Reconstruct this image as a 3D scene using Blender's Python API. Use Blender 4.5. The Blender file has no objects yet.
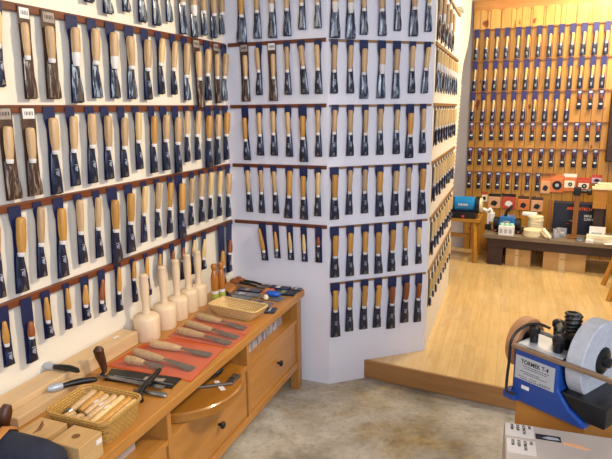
import bpy, bmesh, math, random
from mathutils import Matrix, Vector
random.seed(7)
S = bpy.context.scene
COL = S.collection
PI = math.pi

# ------------------------------------------------------------------ materials
def lin(h):
    h = h.lstrip('#')
    out = []
    for i in (0, 2, 4):
        c = int(h[i:i+2], 16) / 255
        out.append(c/12.92 if c <= .04045 else ((c+.055)/1.055)**2.4)
    return (*out, 1)

def newmat(name):
    m = bpy.data.materials.new(name); m.use_nodes = True
    nt = m.node_tree
    return m, nt, nt.nodes['Principled BSDF']

def ramp(nt, fac, stops):
    r = nt.nodes.new('ShaderNodeValToRGB')
    el = r.color_ramp.elements
    while len(el) < len(stops): el.new(.5)
    for e, (p, c) in zip(el, stops):
        e.position = p; e.color = lin(c)
    nt.links.new(fac, r.inputs['Fac'])
    return r.outputs['Color']

def coords(nt, scale=(1,1,1), rot=(0,0,0), kind='Object'):
    tc = nt.nodes.new('ShaderNodeTexCoord'); mp = nt.nodes.new('ShaderNodeMapping')
    mp.inputs['Scale'].default_value = scale; mp.inputs['Rotation'].default_value = rot
    nt.links.new(tc.outputs[kind], mp.inputs['Vector'])
    return mp.outputs['Vector']

def noise(nt, vec, scale=5, detail=3, rough=.5, dist=0):
    n = nt.nodes.new('ShaderNodeTexNoise')
    n.inputs['Scale'].default_value = scale; n.inputs['Detail'].default_value = detail
    n.inputs['Roughness'].default_value = rough; n.inputs['Distortion'].default_value = dist
    nt.links.new(vec, n.inputs['Vector'])
    return n.outputs['Fac']

def bump(nt, b, h, strength=.2, dist=.01):
    n = nt.nodes.new('ShaderNodeBump'); n.inputs['Strength'].default_value = strength; n.inputs['Distance'].default_value = dist
    nt.links.new(h, n.inputs['Height']); nt.links.new(n.outputs['Normal'], b.inputs['Normal'])

def mixc(nt, fac, a, b, mode='MIX'):
    m = nt.nodes.new('ShaderNodeMix'); m.data_type = 'RGBA'; m.blend_type = mode
    for sock, v in ((m.inputs[0], fac), (m.inputs[6], a), (m.inputs[7], b)):
        if hasattr(v, 'is_output'): nt.links.new(v, sock)
        else: sock.default_value = v
    return m.outputs[2]

def plain(name, c1, c2=None, rough=.5, metal=0, scale=8, spec=.5, coat=0, bmp=0):
    m, nt, b = newmat(name)
    f = noise(nt, coords(nt), scale, 3)
    col = ramp(nt, f, [(.3, c1), (.7, c2 or c1)])
    nt.links.new(col, b.inputs['Base Color'])
    b.inputs['Roughness'].default_value = rough; b.inputs['Metallic'].default_value = metal
    b.inputs['Specular IOR Level'].default_value = spec
    b.inputs['Coat Weight'].default_value = coat
    if bmp: bump(nt, b, noise(nt, coords(nt), scale*6, 2), bmp, .004)
    return m

def wood(name, dark, light, axis='X', rough=.42, scale=1.0, knots=False, coat=0.0, spread=.28):
    """grain stretched along one object axis"""
    m, nt, b = newmat(name)
    sc = {'X': (1.2, 14, 14), 'Y': (14, 1.2, 14), 'Z': (14, 14, 1.2)}[axis]
    v = coords(nt, tuple(s*scale for s in sc))
    f = noise(nt, v, 2.2, 5, .6, .6)
    col = ramp(nt, f, [(.5-spread, dark), (.5+spread, light)])
    if knots:
        kv = coords(nt, tuple(s*.3 for s in sc))
        kf = noise(nt, kv, 2.0, 1)
        kc = ramp(nt, kf, [(.66, '#FFFFFF'), (.74, '#8A5A2C')])
        col = mixc(nt, 1.0, col, kc, 'MULTIPLY')
    nt.links.new(col, b.inputs['Base Color'])
    b.inputs['Roughness'].default_value = rough
    b.inputs['Coat Weight'].default_value = coat
    bump(nt, b, f, .06, .003)
    return m

def handle_wood(name, dark, light):
    m, nt, b = newmat(name)
    oi = nt.nodes.new('ShaderNodeObjectInfo')
    v = coords(nt, (40, 40, 5))
    f = noise(nt, v, 2.5, 4, .6, .4)
    col = ramp(nt, f, [(.25, dark), (.7, light)])
    hsv = nt.nodes.new('ShaderNodeHueSaturation')
    mr = nt.nodes.new('ShaderNodeMapRange'); mr.inputs['To Min'].default_value = .82; mr.inputs['To Max'].default_value = 1.12
    nt.links.new(oi.outputs['Random'], mr.inputs['Value']); nt.links.new(mr.outputs['Result'], hsv.inputs['Value'])
    nt.links.new(col, hsv.inputs['Color']); nt.links.new(hsv.outputs['Color'], b.inputs['Base Color'])
    b.inputs['Roughness'].default_value = .42
    return m

def sleeve_mat(name, base, hi, amount):
    """blade pouch: glossy wrinkled film, highlight streaks painted along the blade"""
    m, nt, b = newmat(name)
    oi = nt.nodes.new('ShaderNodeObjectInfo')
    tc = nt.nodes.new('ShaderNodeTexCoord'); mp = nt.nodes.new('ShaderNodeMapping')
    mp.inputs['Scale'].default_value = (90, 60, 14)
    add = nt.nodes.new('ShaderNodeVectorMath'); add.operation = 'ADD'
    nt.links.new(tc.outputs['Object'], add.inputs[0]); nt.links.new(oi.outputs['Random'], add.inputs[1])
    nt.links.new(add.outputs[0], mp.inputs['Vector'])
    f = noise(nt, mp.outputs['Vector'], 1.0, 3, .6, 1.0)
    col = ramp(nt, f, [(1-amount-.08, base), (min(.98, 1-amount+.1), hi)])  # light streaks are reflections painted into the film colour
    nt.links.new(col, b.inputs['Base Color'])
    b.inputs['Roughness'].default_value = .28
    b.inputs['Coat Weight'].default_value = .4
    bump(nt, b, f, .35, .003)
    return m

M = {}
M['wall_l'] = plain('wall_paint_left', '#E9E0CE', '#EFE7D8', .75, scale=2)
M['wall_a'] = plain('wall_paint_panel', '#E4E3EC', '#ECEBF2', .6, scale=2)
M['wall_grey'] = plain('wall_paint_grey', '#B9AFAB', '#C4BAB4', .8, scale=2)
M['ceil'] = plain('ceiling_paint', '#E9E7E4', '#EFEDEA', .9, scale=2)
M['rail_red'] = wood('red_brown_rail', '#552810', '#7A4020', 'X', .45)
M['rail_tan'] = wood('tan_rail', '#7A5432', '#A07848', 'X', .5)
M['chest'] = wood('golden_pine', '#A36B2A', '#C08842', 'X', .36, coat=.15)
M['chest_z'] = wood('golden_pine_upright', '#9C6628', '#BA8240', 'Z', .36, coat=.15)
M['beech'] = wood('dimmed_beech', '#C6A478', '#DABC92', 'X', .5)  # plank beech, shade painted in: darker than the mallets' beech
M['beech_z'] = wood('pale_beech_upright', '#DABD97', '#E9D4B4', 'Z', .5)
M['black_plastic'] = plain('black_plastic', '#0C0D10', '#17181C', .35)
M['black_metal'] = plain('black_iron', '#1A1614', '#2A241F', .45, .4)
M['steel'] = plain('steel', '#B9BCC0', '#8E9297', .28, 1.0, 30)
M['steel_dull'] = plain('dull_steel', '#6F6C68', '#8C8982', .4, .9, 30)
M['gouge_dark'] = plain('darkened_steel', '#54483E', '#6A5C50', .45, .3, 30)
M['beech_shade'] = wood('shaded_beech', '#B08A58', '#C8A470', 'X', .55)  # same beech toned down for the blocks, their shade painted into the colour
M['card_navy'] = plain('navy_card', '#101A42', '#162350', .5, scale=20)
M['card_brown'] = plain('brown_card', '#3D2A22', '#523A2E', .45, scale=25)
M['card_grey'] = plain('grey_label', '#8B7E76', '#A79A90', .6, scale=60)
M['card_violet'] = plain('violet_card', '#26265E', '#312F72', .5, scale=20)
M['label_white'] = plain('white_label', '#D6D2D0', '#E6E2DE', .5, scale=40)
M['print_white'] = plain('white_print', '#A4A9BC', '#C0C4D2', .5, scale=40)
M['sleeve_navy'] = sleeve_mat('navy_sleeve', '#10142B', '#3C4A6C', .40)
M['sleeve_steel'] = sleeve_mat('clear_sleeve_over_blade', '#1C2440', '#A8BACB', .44)
M['sleeve_brown'] = sleeve_mat('brown_sleeve', '#3B2A22', '#A08F80', .42)
M['sleeve_clear'] = sleeve_mat('grey_film', '#7D7C84', '#C3C2C8', .5)
M['h_p'] = handle_wood('handle_pale_beech', '#AE8A60', '#CCAC80')
M['h_o'] = handle_wood('handle_orange_ash', '#AE7A34', '#CC984A')
M['h_y'] = handle_wood('handle_pale_yellow', '#C9A468', '#E2C48C')
M['h_r'] = handle_wood('handle_reddish', '#7A3F1C', '#9E5A2C')
M['h_k'] = handle_wood('handle_dark', '#3A1E0E', '#5A3018')
M['orange_sheet'] = plain('orange_red_sheet', '#B4441A', '#C65A2A', .55, scale=6)
M['film'] = None
def film():
    m, nt, b = newmat('clear_film')
    f = noise(nt, coords(nt, (20, 20, 20)), 2, 3)
    b.inputs['Base Color'].default_value = (.95, .93, .9, 1)
    b.inputs['Roughness'].default_value = .12
    b.inputs['Alpha'].default_value = .055; b.inputs['Specular IOR Level'].default_value = .9
    bump(nt, b, f, .6, .01)
    return m
M['film'] = film()

def wicker(name, c1, c2, c3):
    m, nt, b = newmat(name)
    v = coords(nt, (1, 1, 1))
    ch = nt.nodes.new('ShaderNodeTexBrick')
    ch.inputs['Color1'].default_value = lin(c1); ch.inputs['Color2'].default_value = lin(c2); ch.inputs['Mortar'].default_value = lin(c3)
    ch.inputs['Scale'].default_value = 1; ch.inputs['Brick Width'].default_value = .016; ch.inputs['Row Height'].default_value = .0075
    ch.inputs['Mortar Size'].default_value = .0016
    mp = nt.nodes.new('ShaderNodeTexCoord')
    sx = nt.nodes.new('ShaderNodeSeparateXYZ'); cb = nt.nodes.new('ShaderNodeCombineXYZ'); ad = nt.nodes.new('ShaderNodeMath')
    nt.links.new(mp.outputs['Object'], sx.inputs[0])
    nt.links.new(sx.outputs['X'], ad.inputs[0]); nt.links.new(sx.outputs['Y'], ad.inputs[1])
    nt.links.new(ad.outputs[0], cb.inputs['X']); nt.links.new(sx.outputs['Z'], cb.inputs['Y'])
    nt.links.new(cb.outputs[0], ch.inputs['Vector'])
    nt.links.new(ch.outputs['Color'], b.inputs['Base Color'])
    b.inputs['Roughness'].default_value = .6
    bump(nt, b, ch.outputs['Fac'], -.9, .004)
    return m
M['wicker_gold'] = wicker('golden_wicker', '#D0A454', '#C09246', '#94703A')
M['wicker_pale'] = wicker('pale_wicker', '#E8CC94', '#DDBE80', '#BC9860')

def planks(name, c_dark, c_light, gap, width, length=0, rough=.35, knots=True, grain_axis='Z', coat=.1, gapsize=.004, tint=.12):
    """boards of a given width side by side along object X, grain along grain_axis"""
    m, nt, b = newmat(name)
    tc = nt.nodes.new('ShaderNodeTexCoord'); sp = nt.nodes.new('ShaderNodeSeparateXYZ'); cb = nt.nodes.new('ShaderNodeCombineXYZ')
    nt.links.new(tc.outputs['Object'], sp.inputs[0])
    nt.links.new(sp.outputs[grain_axis], cb.inputs['X']); nt.links.new(sp.outputs['X'], cb.inputs['Y'])
    br = nt.nodes.new('ShaderNodeTexBrick')
    br.inputs['Scale'].default_value = 1; br.inputs['Brick Width'].default_value = length or 60; br.inputs['Row Height'].default_value = width
    br.inputs['Mortar Size'].default_value = gapsize; br.inputs['Mortar Smooth'].default_value = .3
    br.inputs['Color1'].default_value = (.0, .0, .0, 1); br.inputs['Color2'].default_value = (1, 1, 1, 1); br.inputs['Mortar'].default_value = (.5, .5, .5, 1)
    br.offset = .37
    nt.links.new(cb.outputs[0], br.inputs['Vector'])
    sc = {'X': (2, 14, 14), 'Y': (14, 2, 14), 'Z': (14, 14, 1.5)}[grain_axis]
    f = noise(nt, coords(nt, sc), 2.0, 5, .6, .5)
    col = ramp(nt, f, [(.25, c_dark), (.75, c_light)])
    shade = nt.nodes.new('ShaderNodeHueSaturation')
    mr = nt.nodes.new('ShaderNodeMapRange'); mr.inputs['To Min'].default_value = 1-tint; mr.inputs['To Max'].default_value = 1+tint
    nt.links.new(br.outputs['Color'], mr.inputs['Value']); nt.links.new(mr.outputs['Result'], shade.inputs['Value'])
    nt.links.new(col, shade.inputs['Color']); col = shade.outputs['Color']
    if knots:
        kf = noise(nt, coords(nt, (9, 9, 5)), 1.6, 1)
        col = mixc(nt, 1.0, col, ramp(nt, kf, [(.68, '#FFFFFF'), (.74, '#9A6428')]), 'MULTIPLY')
    col = mixc(nt, br.outputs['Fac'], col, lin(gap))
    nt.links.new(col, b.inputs['Base Color'])
    b.inputs['Roughness'].default_value = rough; b.inputs['Coat Weight'].default_value = coat
    bump(nt, b, br.outputs['Fac'], -.4, .006)
    return m
M['pine_board'] = planks('pine_boards', '#AE762A', '#CC9642', '#6E4416', .092, 0, .4)
M['pine_valance'] = planks('pine_valance_boards', '#C48E42', '#DCAC60', '#94662E', .092, 0, .4)
M['laminate'] = planks('oak_laminate', '#D2AC70', '#E2C48C', '#C6A064', .064, .42, .24, False, 'Y', .3, .0012, .07)
M['pine_beam'] = wood('orange_pine_beam', '#AE7232', '#C88E50', 'X', .4, knots=True)
M['step_wood'] = wood('brown_step_wood', '#94683C', '#B58652', 'X', .4)
M['stool_wood'] = wood('amber_pine', '#A8701F', '#C98E38', 'X', .4)
M['dark_wood'] = wood('dark_stained_wood', '#2C1A14', '#422A20', 'X', .55)
M['bench_top'] = wood('worn_bench_top', '#6E5F4C', '#8C7B62', 'X', .5)
M['brown_wood'] = wood('brown_wood', '#7A4A1C', '#A06A2E', 'Z', .45)
M['cardboard'] = plain('cardboard', '#B08650', '#C29A62', .75, scale=6)
M['cardboard_brown'] = plain('orange_brown_cardboard', '#A66D26', '#B97E34', .7, scale=6)
M['carton_panel'] = plain('pale_carton_panel', '#CCC3BC', '#D8CFC8', .6)
M['cardboard_grey'] = plain('grey_printed_cardboard', '#A79C92', '#BDB1A6', .55, scale=5)
M['cream'] = plain('cream_felt', '#E2D3AA', '#EDE0BC', .8, scale=20)
M['cream_paper'] = plain('cream_paper', '#EFE6CF', '#F6EEDC', .7, scale=10)
M['white_paper'] = plain('white_paper', '#ECEBEA', '#F6F5F3', .6, scale=10)
M['mint'] = plain('mint_green', '#A9D8B8', '#BCE2C8', .5)
M['blue_paint'] = plain('blue_enamel', '#143C84', '#1A4692', .3, scale=4, coat=.3)
M['cyan_paint'] = plain('bright_blue_enamel', '#1B7FC0', '#2690D2', .25, scale=4, coat=.4)
M['deep_blue'] = plain('deep_blue_enamel', '#1C68AE', '#2276BC', .3, scale=4, coat=.3)
M['plate_grey'] = plain('silver_plate', '#AEB4BC', '#BEC4CA', .35, .3)
M['stone'] = plain('grinding_stone', '#A6A8AE', '#B6B8BE', .85, scale=60, bmp=.2)
M['leather'] = plain('tan_leather', '#A8754C', '#BD8A60', .6, scale=14)
M['leather_tan'] = plain('saddle_leather', '#A4692C', '#BC8040', .55, scale=14)
M['navy_cloth'] = plain('navy_canvas', '#141A2C', '#1D2438', .8, scale=40, bmp=.3)
M['ink'] = plain('black_ink', '#14141A', '#1C1C22', .6)
M['orange_ink'] = plain('orange_ink', '#E0581E', '#EA6A2C', .5)
M['orange_pack'] = plain('orange_packaging', '#D4733A', '#DE8148', .5, scale=6)
M['red_pack'] = plain('red_packaging', '#B8402C', '#C64E36', .5, scale=6)
M['peach_pack'] = plain('peach_packaging', '#DCA070', '#E4AC80', .5, scale=6)
M['lilac_pack'] = plain('lilac_packaging', '#B59AB8', '#C8B0C8', .5, scale=6)
M['navy_box'] = plain('dark_navy_carton', '#11182C', '#182038', .45, scale=4)
M['amber'] = wood('amber_turned_wood', '#9A5A1C', '#BA7830', 'Z', .3, coat=.3)
M['blue_plastic'] = plain('cobalt_plastic', '#1450B4', '#1C62C8', .35)
M['green'] = plain('olive_green_print', '#6C8440', '#86A050', .5)
M['pink'] = plain('pink_cloth', '#C8485A', '#D8586A', .7)
M['yellowgreen'] = plain('yellow_green_label', '#9AA040', '#B0B050', .45)
M['dark_hole'] = plain('hole_shade', '#6A4420', '#7C522A', .8)  # flat brown painted for the shade inside bores and the split
M['green_grey'] = plain('greyish_film', '#57585C', '#787A7E', .3, scale=30)

def concrete():
    m, nt, b = newmat('worn_concrete')
    v = coords(nt)
    f1 = noise(nt, v, 2.6, 8, .62, .3); f2 = noise(nt, v, 7, 8, .7); f3 = noise(nt, coords(nt, (1.0, 1.6, 1)), 1.5, 7, .62, .6)
    base = ramp(nt, f1, [(.34, '#857E72'), (.48, '#B0A99C'), (.64, '#CFC9BE')])
    och = ramp(nt, f2, [(.36, '#7E6236'), (.62, '#BCA676')])
    fac = ramp(nt, f3, [(.48, '#000000'), (.66, '#FFFFFF')])
    col = mixc(nt, fac, base, och)
    sp = ramp(nt, noise(nt, v, 34, 4, .7), [(.3, '#6E675A'), (.52, '#FFFFFF')])
    col = mixc(nt, .32, col, sp, 'MULTIPLY')
    nt.links.new(col, b.inputs['Base Color']); b.inputs['Roughness'].default_value = .7
    bump(nt, b, f2, .5, .02)
    return m
M['concrete'] = concrete()

# ------------------------------------------------------------------ geometry helpers
class MB:
    def __init__(s, mat=None): s.v = []; s.f = []; s.m = mat or Matrix()
    def add(s, vs, fs, T=None):
        T = s.m @ T if T else s.m
        n = len(s.v); s.v += [tuple(T @ Vector(p)) for p in vs]; s.f += [tuple(i+n for i in f) for f in fs]; return s
    def box(s, x0, x1, y0, y1, z0, z1, T=None):
        vs = [(x, y, z) for z in (z0, z1) for y in (y0, y1) for x in (x0, x1)]
        return s.add(vs, [(0,2,3,1), (4,5,7,6), (0,1,5,4), (2,6,7,3), (0,4,6,2), (1,3,7,5)], T)
    def prism(s, poly, h0, h1, T=None):
        n = len(poly)
        vs = [(x, y, h0) for x, y in poly] + [(x, y, h1) for x, y in poly]
        a = sum(poly[i][0]*poly[(i+1) % n][1] - poly[(i+1) % n][0]*poly[i][1] for i in range(n))
        fs = [tuple(range(n))[::-1], tuple(range(n, 2*n))] + [(i, (i+1) % n, n+(i+1) % n, n+i) for i in range(n)]
        if a < 0: fs = [f[::-1] for f in fs]
        return s.add(vs, fs, T)
    def lathe(s, prof, segs=14, T=None):
        vs = []; fs = []
        for r, h in prof:
            for k in range(segs):
                a = 2*PI*k/segs; vs.append((r*math.cos(a), r*math.sin(a), h))
        for i in range(len(prof)-1):
            for k in range(segs):
                a, b2 = i*segs+k, i*segs+(k+1) % segs
                fs.append((a, b2, b2+segs, a+segs))
        fs.append(tuple(range(segs))[::-1]); fs.append(tuple(range((len(prof)-1)*segs, len(prof)*segs)))
        return s.add(vs, fs, T)
    def tube(s, pts, r, segs=8, T=None, flat=1.0):
        pts = [Vector(p) for p in pts]; vs = []; fs = []
        rr = r if isinstance(r, (list, tuple)) else [r]*len(pts)
        prev = None
        for i, p in enumerate(pts):
            t = (pts[min(i+1, len(pts)-1)] - pts[max(i-1, 0)]).normalized()
            if prev is None:
                ref = Vector((0, 0, 1)) if abs(t.z) < .9 else Vector((1, 0, 0))
                n1 = t.cross(ref).normalized()
            else:
                n1 = (prev - t*prev.dot(t)).normalized()
            prev = n1; n2 = t.cross(n1)
            for k in range(segs):
                a = 2*PI*k/segs
                vs.append(p + n1*math.cos(a)*rr[i] + n2*math.sin(a)*rr[i]*flat)
        for i in range(len(pts)-1):
            for k in range(segs):
                a, b2 = i*segs+k, i*segs+(k+1) % segs
                fs.append((a, b2, b2+segs, a+segs))
        fs.append(tuple(range(segs))[::-1]); fs.append(tuple(range((len(pts)-1)*segs, len(pts)*segs)))
        return s.add([tuple(v) for v in vs], fs, T)
    def build(s, name, mat, parent=None, smooth=False, bevel=0, loc=None, rz=0, angle=.7):
        me = bpy.data.meshes.new(name); me.from_pydata(s.v, [], s.f); me.update()
        bm = bmesh.new(); bm.from_mesh(me); bmesh.ops.recalc_face_normals(bm, faces=bm.faces); bm.to_mesh(me); bm.free()
        me.materials.append(mat)
        if smooth:
            for p in me.polygons: p.use_smooth = True
            try: me.set_sharp_from_angle(angle=angle)
            except Exception: pass
        o = bpy.data.objects.new(name, me); COL.objects.link(o)
        if parent: o.parent = parent
        if loc is not None: o.location = loc
        o.rotation_euler = (0, 0, rz)
        if bevel:
            bv = o.modifiers.new('bevel', 'BEVEL'); bv.width = bevel; bv.segments = 2; bv.limit_method = 'ANGLE'
        return o

def Tz(x, y, z, rz=0, rx=0, ry=0): return Matrix.Translation((x, y, z)) @ Matrix.Rotation(rz, 4, 'Z') @ Matrix.Rotation(ry, 4, 'Y') @ Matrix.Rotation(rx, 4, 'X')
def tag(o, label, cat, group=None, kind=None):
    o['label'] = label; o['category'] = cat
    if group: o['group'] = group
    if kind: o['kind'] = kind
    return o
def thing(name, label, cat, loc=(0,0,0), rz=0, group=None):
    o = bpy.data.objects.new(name, None); o.empty_display_size = .05; COL.objects.link(o)
    o.location = loc; o.rotation_euler = (0, 0, rz)
    return tag(o, label, cat, group)
def struct(o): o['kind'] = 'structure'; return o
def dup(root, loc, rz, label, group=None):
    r = root.copy(); COL.objects.link(r); r.location = loc; r.rotation_euler = (0, 0, rz); r['label'] = label
    if group: r['group'] = group
    for ch in list(root.children):
        c = ch.copy(); COL.objects.link(c); c.parent = r
        for g in list(ch.children):
            e = g.copy(); COL.objects.link(e); e.parent = c
    return r
def lettering(text, size, mat, parent, T, align='CENTER', depth=.0006, name='lettering', sx=1.0, bold=0):
    cu = bpy.data.curves.new(name, 'FONT'); cu.body = text; cu.size = size; cu.align_x = align; cu.align_y = 'CENTER'; cu.extrude = depth
    if bold: cu.offset = bold
    to = bpy.data.objects.new('tmp_text', cu); COL.objects.link(to)
    dg = bpy.context.evaluated_depsgraph_get(); dg.update()
    me = bpy.data.meshes.new_from_object(to.evaluated_get(dg))
    bpy.data.objects.remove(to)
    me.transform(T @ Matrix.Diagonal((sx, 1, 1, 1)))
    me.materials.clear(); me.materials.append(mat); me.name = name
    o = bpy.data.objects.new(name, me); COL.objects.link(o)
    if parent: o.parent = parent
    return o

# ------------------------------------------------------------------ the place: plan of the shop (metres)
PM, P0, P1, P2 = Vector((-1.31526, 1.0)), Vector((-.41705, 3.17876)), Vector((.12290, 2.96499)), Vector((.7025, 3.1604))
UC = Vector((.34177, .93978))
FLOOR2 = .113
def frame(a, b):
    u = (b-a).normalized(); return a, u, math.atan2(u.y, u.x)
FR = {'L': frame(PM, P0), 'A': frame(P0, P1), 'B': frame(P1, P2), 'C': (P2, UC, math.atan2(UC.y, UC.x))}
BA = math.radians(-24); UB = Vector((math.cos(BA), math.sin(BA)))
BO = Vector((1.600, 5.650)); FR['D'] = (BO, UB, BA)
def wpos(w, u, z, out=0):
    a, d, ang = FR[w]; n = Vector((d.y, -d.x)); p = a + d*u + n*out
    return (p.x, p.y, z)
def wall_box(name, w, u0, u1, z0, z1, y0, y1, mat, bevel=0):
    """y is measured into the wall (negative = towards the room)"""
    return MB().box(u0, u1, y0, y1, z0, z1).build(name, mat, None, bevel=bevel, loc=wpos(w, 0, 0), rz=FR[w][2])

CEIL = 2.78
struct(MB().box(-4, 6, -2.5, 8, -.1, 0).build('floor', M['concrete']))
# raised laminate floor behind the step
st_dir = Vector((math.cos(math.radians(-27.6)), math.sin(math.radians(-27.6))))
s0 = Vector((.30, 3.068)); s1 = s0 + st_dir*3.6
poly = [(s0.x, s0.y), (s1.x, s1.y), (5.2, 6.8), (1.0, 6.8), (.5, 3.6)]
ang = math.radians(70)
def to_loc(p): 
    q = Matrix.Rotation(-(ang-PI/2), 2) @ Vector((p[0], p[1])); return (q.x, q.y)
struct(MB().prism([to_loc(p) for p in poly], .004, FLOOR2).build('floor_raised', M['laminate'], rz=ang-PI/2))
o = MB().box(0, 3.6, -.016, 0, .004, FLOOR2+.002).build('trim_1', M['step_wood'], loc=(s0.x, s0.y, 0), rz=math.radians(-27.6), bevel=.003); struct(o)
struct(MB().box(-4, 6, -2.5, 8, CEIL, CEIL+.1).build('ceiling', M['ceil']))
struct(wall_box('wall_left', 'L', -2.6, 2.36, 0, CEIL, .02, .14, M['wall_l']))
struct(wall_box('wall_corner', 'A', -.02, .5807, 0, CEIL, 0, .10, M['wall_a']))
struct(wall_box('wall_front', 'B', 0, .6115, 0, CEIL, 0, .10, M['wall_a']))
struct(wall_box('wall_side', 'C', 0.0, 1.30, 0, CEIL, .012, .11, M['wall_l']))
# white facing of the bay side, its far edge sweeping outwards near the top
EDGE = [(1.34, .0), (1.34, .85), (1.39, 1.0), (1.49, 1.22), (1.64, 1.56), (1.73, 1.78), (1.84, 1.90), (2.02, 1.99), (2.22, 2.08), (2.38, 2.20), (2.45, 2.36), (2.46, CEIL)]
prof = [(.0, .0)] + EDGE + [(0, CEIL)]
T = Matrix(((1,0,0,0),(0,0,1,0),(0,1,0,0),(0,0,0,1)))
struct(MB().prism(prof, -.006, .012, T).build('trim_2', M['wall_l'], loc=wpos('C', 0, 0), rz=FR['C'][2]))
# notched metal edge of the white facing
mb = MB()
for k in range(26):
    z = .86 + k*.034
    x = next(a[0]+(b[0]-a[0])*(z-a[1])/(b[1]-a[1]) for a, b in zip(EDGE, EDGE[1:]) if a[1] <= z <= b[1])
    mb.box(x-.006, x+.016, -.010, .004, z, z+.020)
o = mb.build('trim_3', M['wall_l'], loc=wpos('C', 0, 0), rz=FR['C'][2]); struct(o)
struct(wall_box('wall_back', 'D', -1.6, 4.2, 0, CEIL, .03, .13, M['wall_grey']))
struct(wall_box('trim_4', 'D', .03, 3.9, FLOOR2, 2.29, .0, .03, M['pine_board']))
# valance of round-topped boards under a beam
mb = MB(); W = .0921
for k in range(14):
    x = .03 + k*W*1.37; w2 = W*1.37
    top = 2.44
    pl = [(x+.002, 2.262), (x+w2-.002, 2.262), (x+w2-.002, top-.028), (x+w2*.8, top-.008), (x+w2*.5, top), (x+w2*.2, top-.008), (x+.002, top-.028)]
    mb.prism(pl, -.016, .0, T)
struct(mb.build('trim_5', M['pine_valance'], loc=wpos('D', 0, 0), rz=BA))
struct(wall_box('trim_6', 'D', .02, 3.9, 2.40, 2.53, .0, .03, M['pine_beam'], .004))
# shelf-edge battens of the pine wall
BR = [2.25, 1.96, 1.67, 1.383, 1.14, .905]
tn = 7
for i, z in enumerate(BR):
    L1 = 1.30 if i < 5 else .85
    struct(wall_box('trim_%d' % tn, 'D', .03, L1, z, z+.018, -.014, 0, M['brown_wood'], .002)); tn += 1
RZ = [2.2085, 1.8854, 1.5616, 1.2405, .9187, .6009]
for z in RZ[:5]:
    struct(wall_box('trim_%d' % tn, 'L', -.4, 2.345, z-.014, z+.012, .0, .02, M['rail_red'], .002)); tn += 1
    struct(wall_box('trim_%d' % tn, 'A', .012, .572, z-.006, z+.013, -.011, 0, M['rail_red'], .001)); tn += 1
for z in RZ:
    struct(wall_box('trim_%d' % tn, 'B', .004, .603, z-.006, z+.006, -.011, 0, M['rail_tan'], .001)); tn += 1
    struct(wall_box('trim_%d' % tn, 'C', .012, 1.32, z-.008, z+.010, -.016, -.006, M['rail_tan'], .001)); tn += 1
# corner beads of the bay
for P in (P1, P2):
    pass

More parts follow.
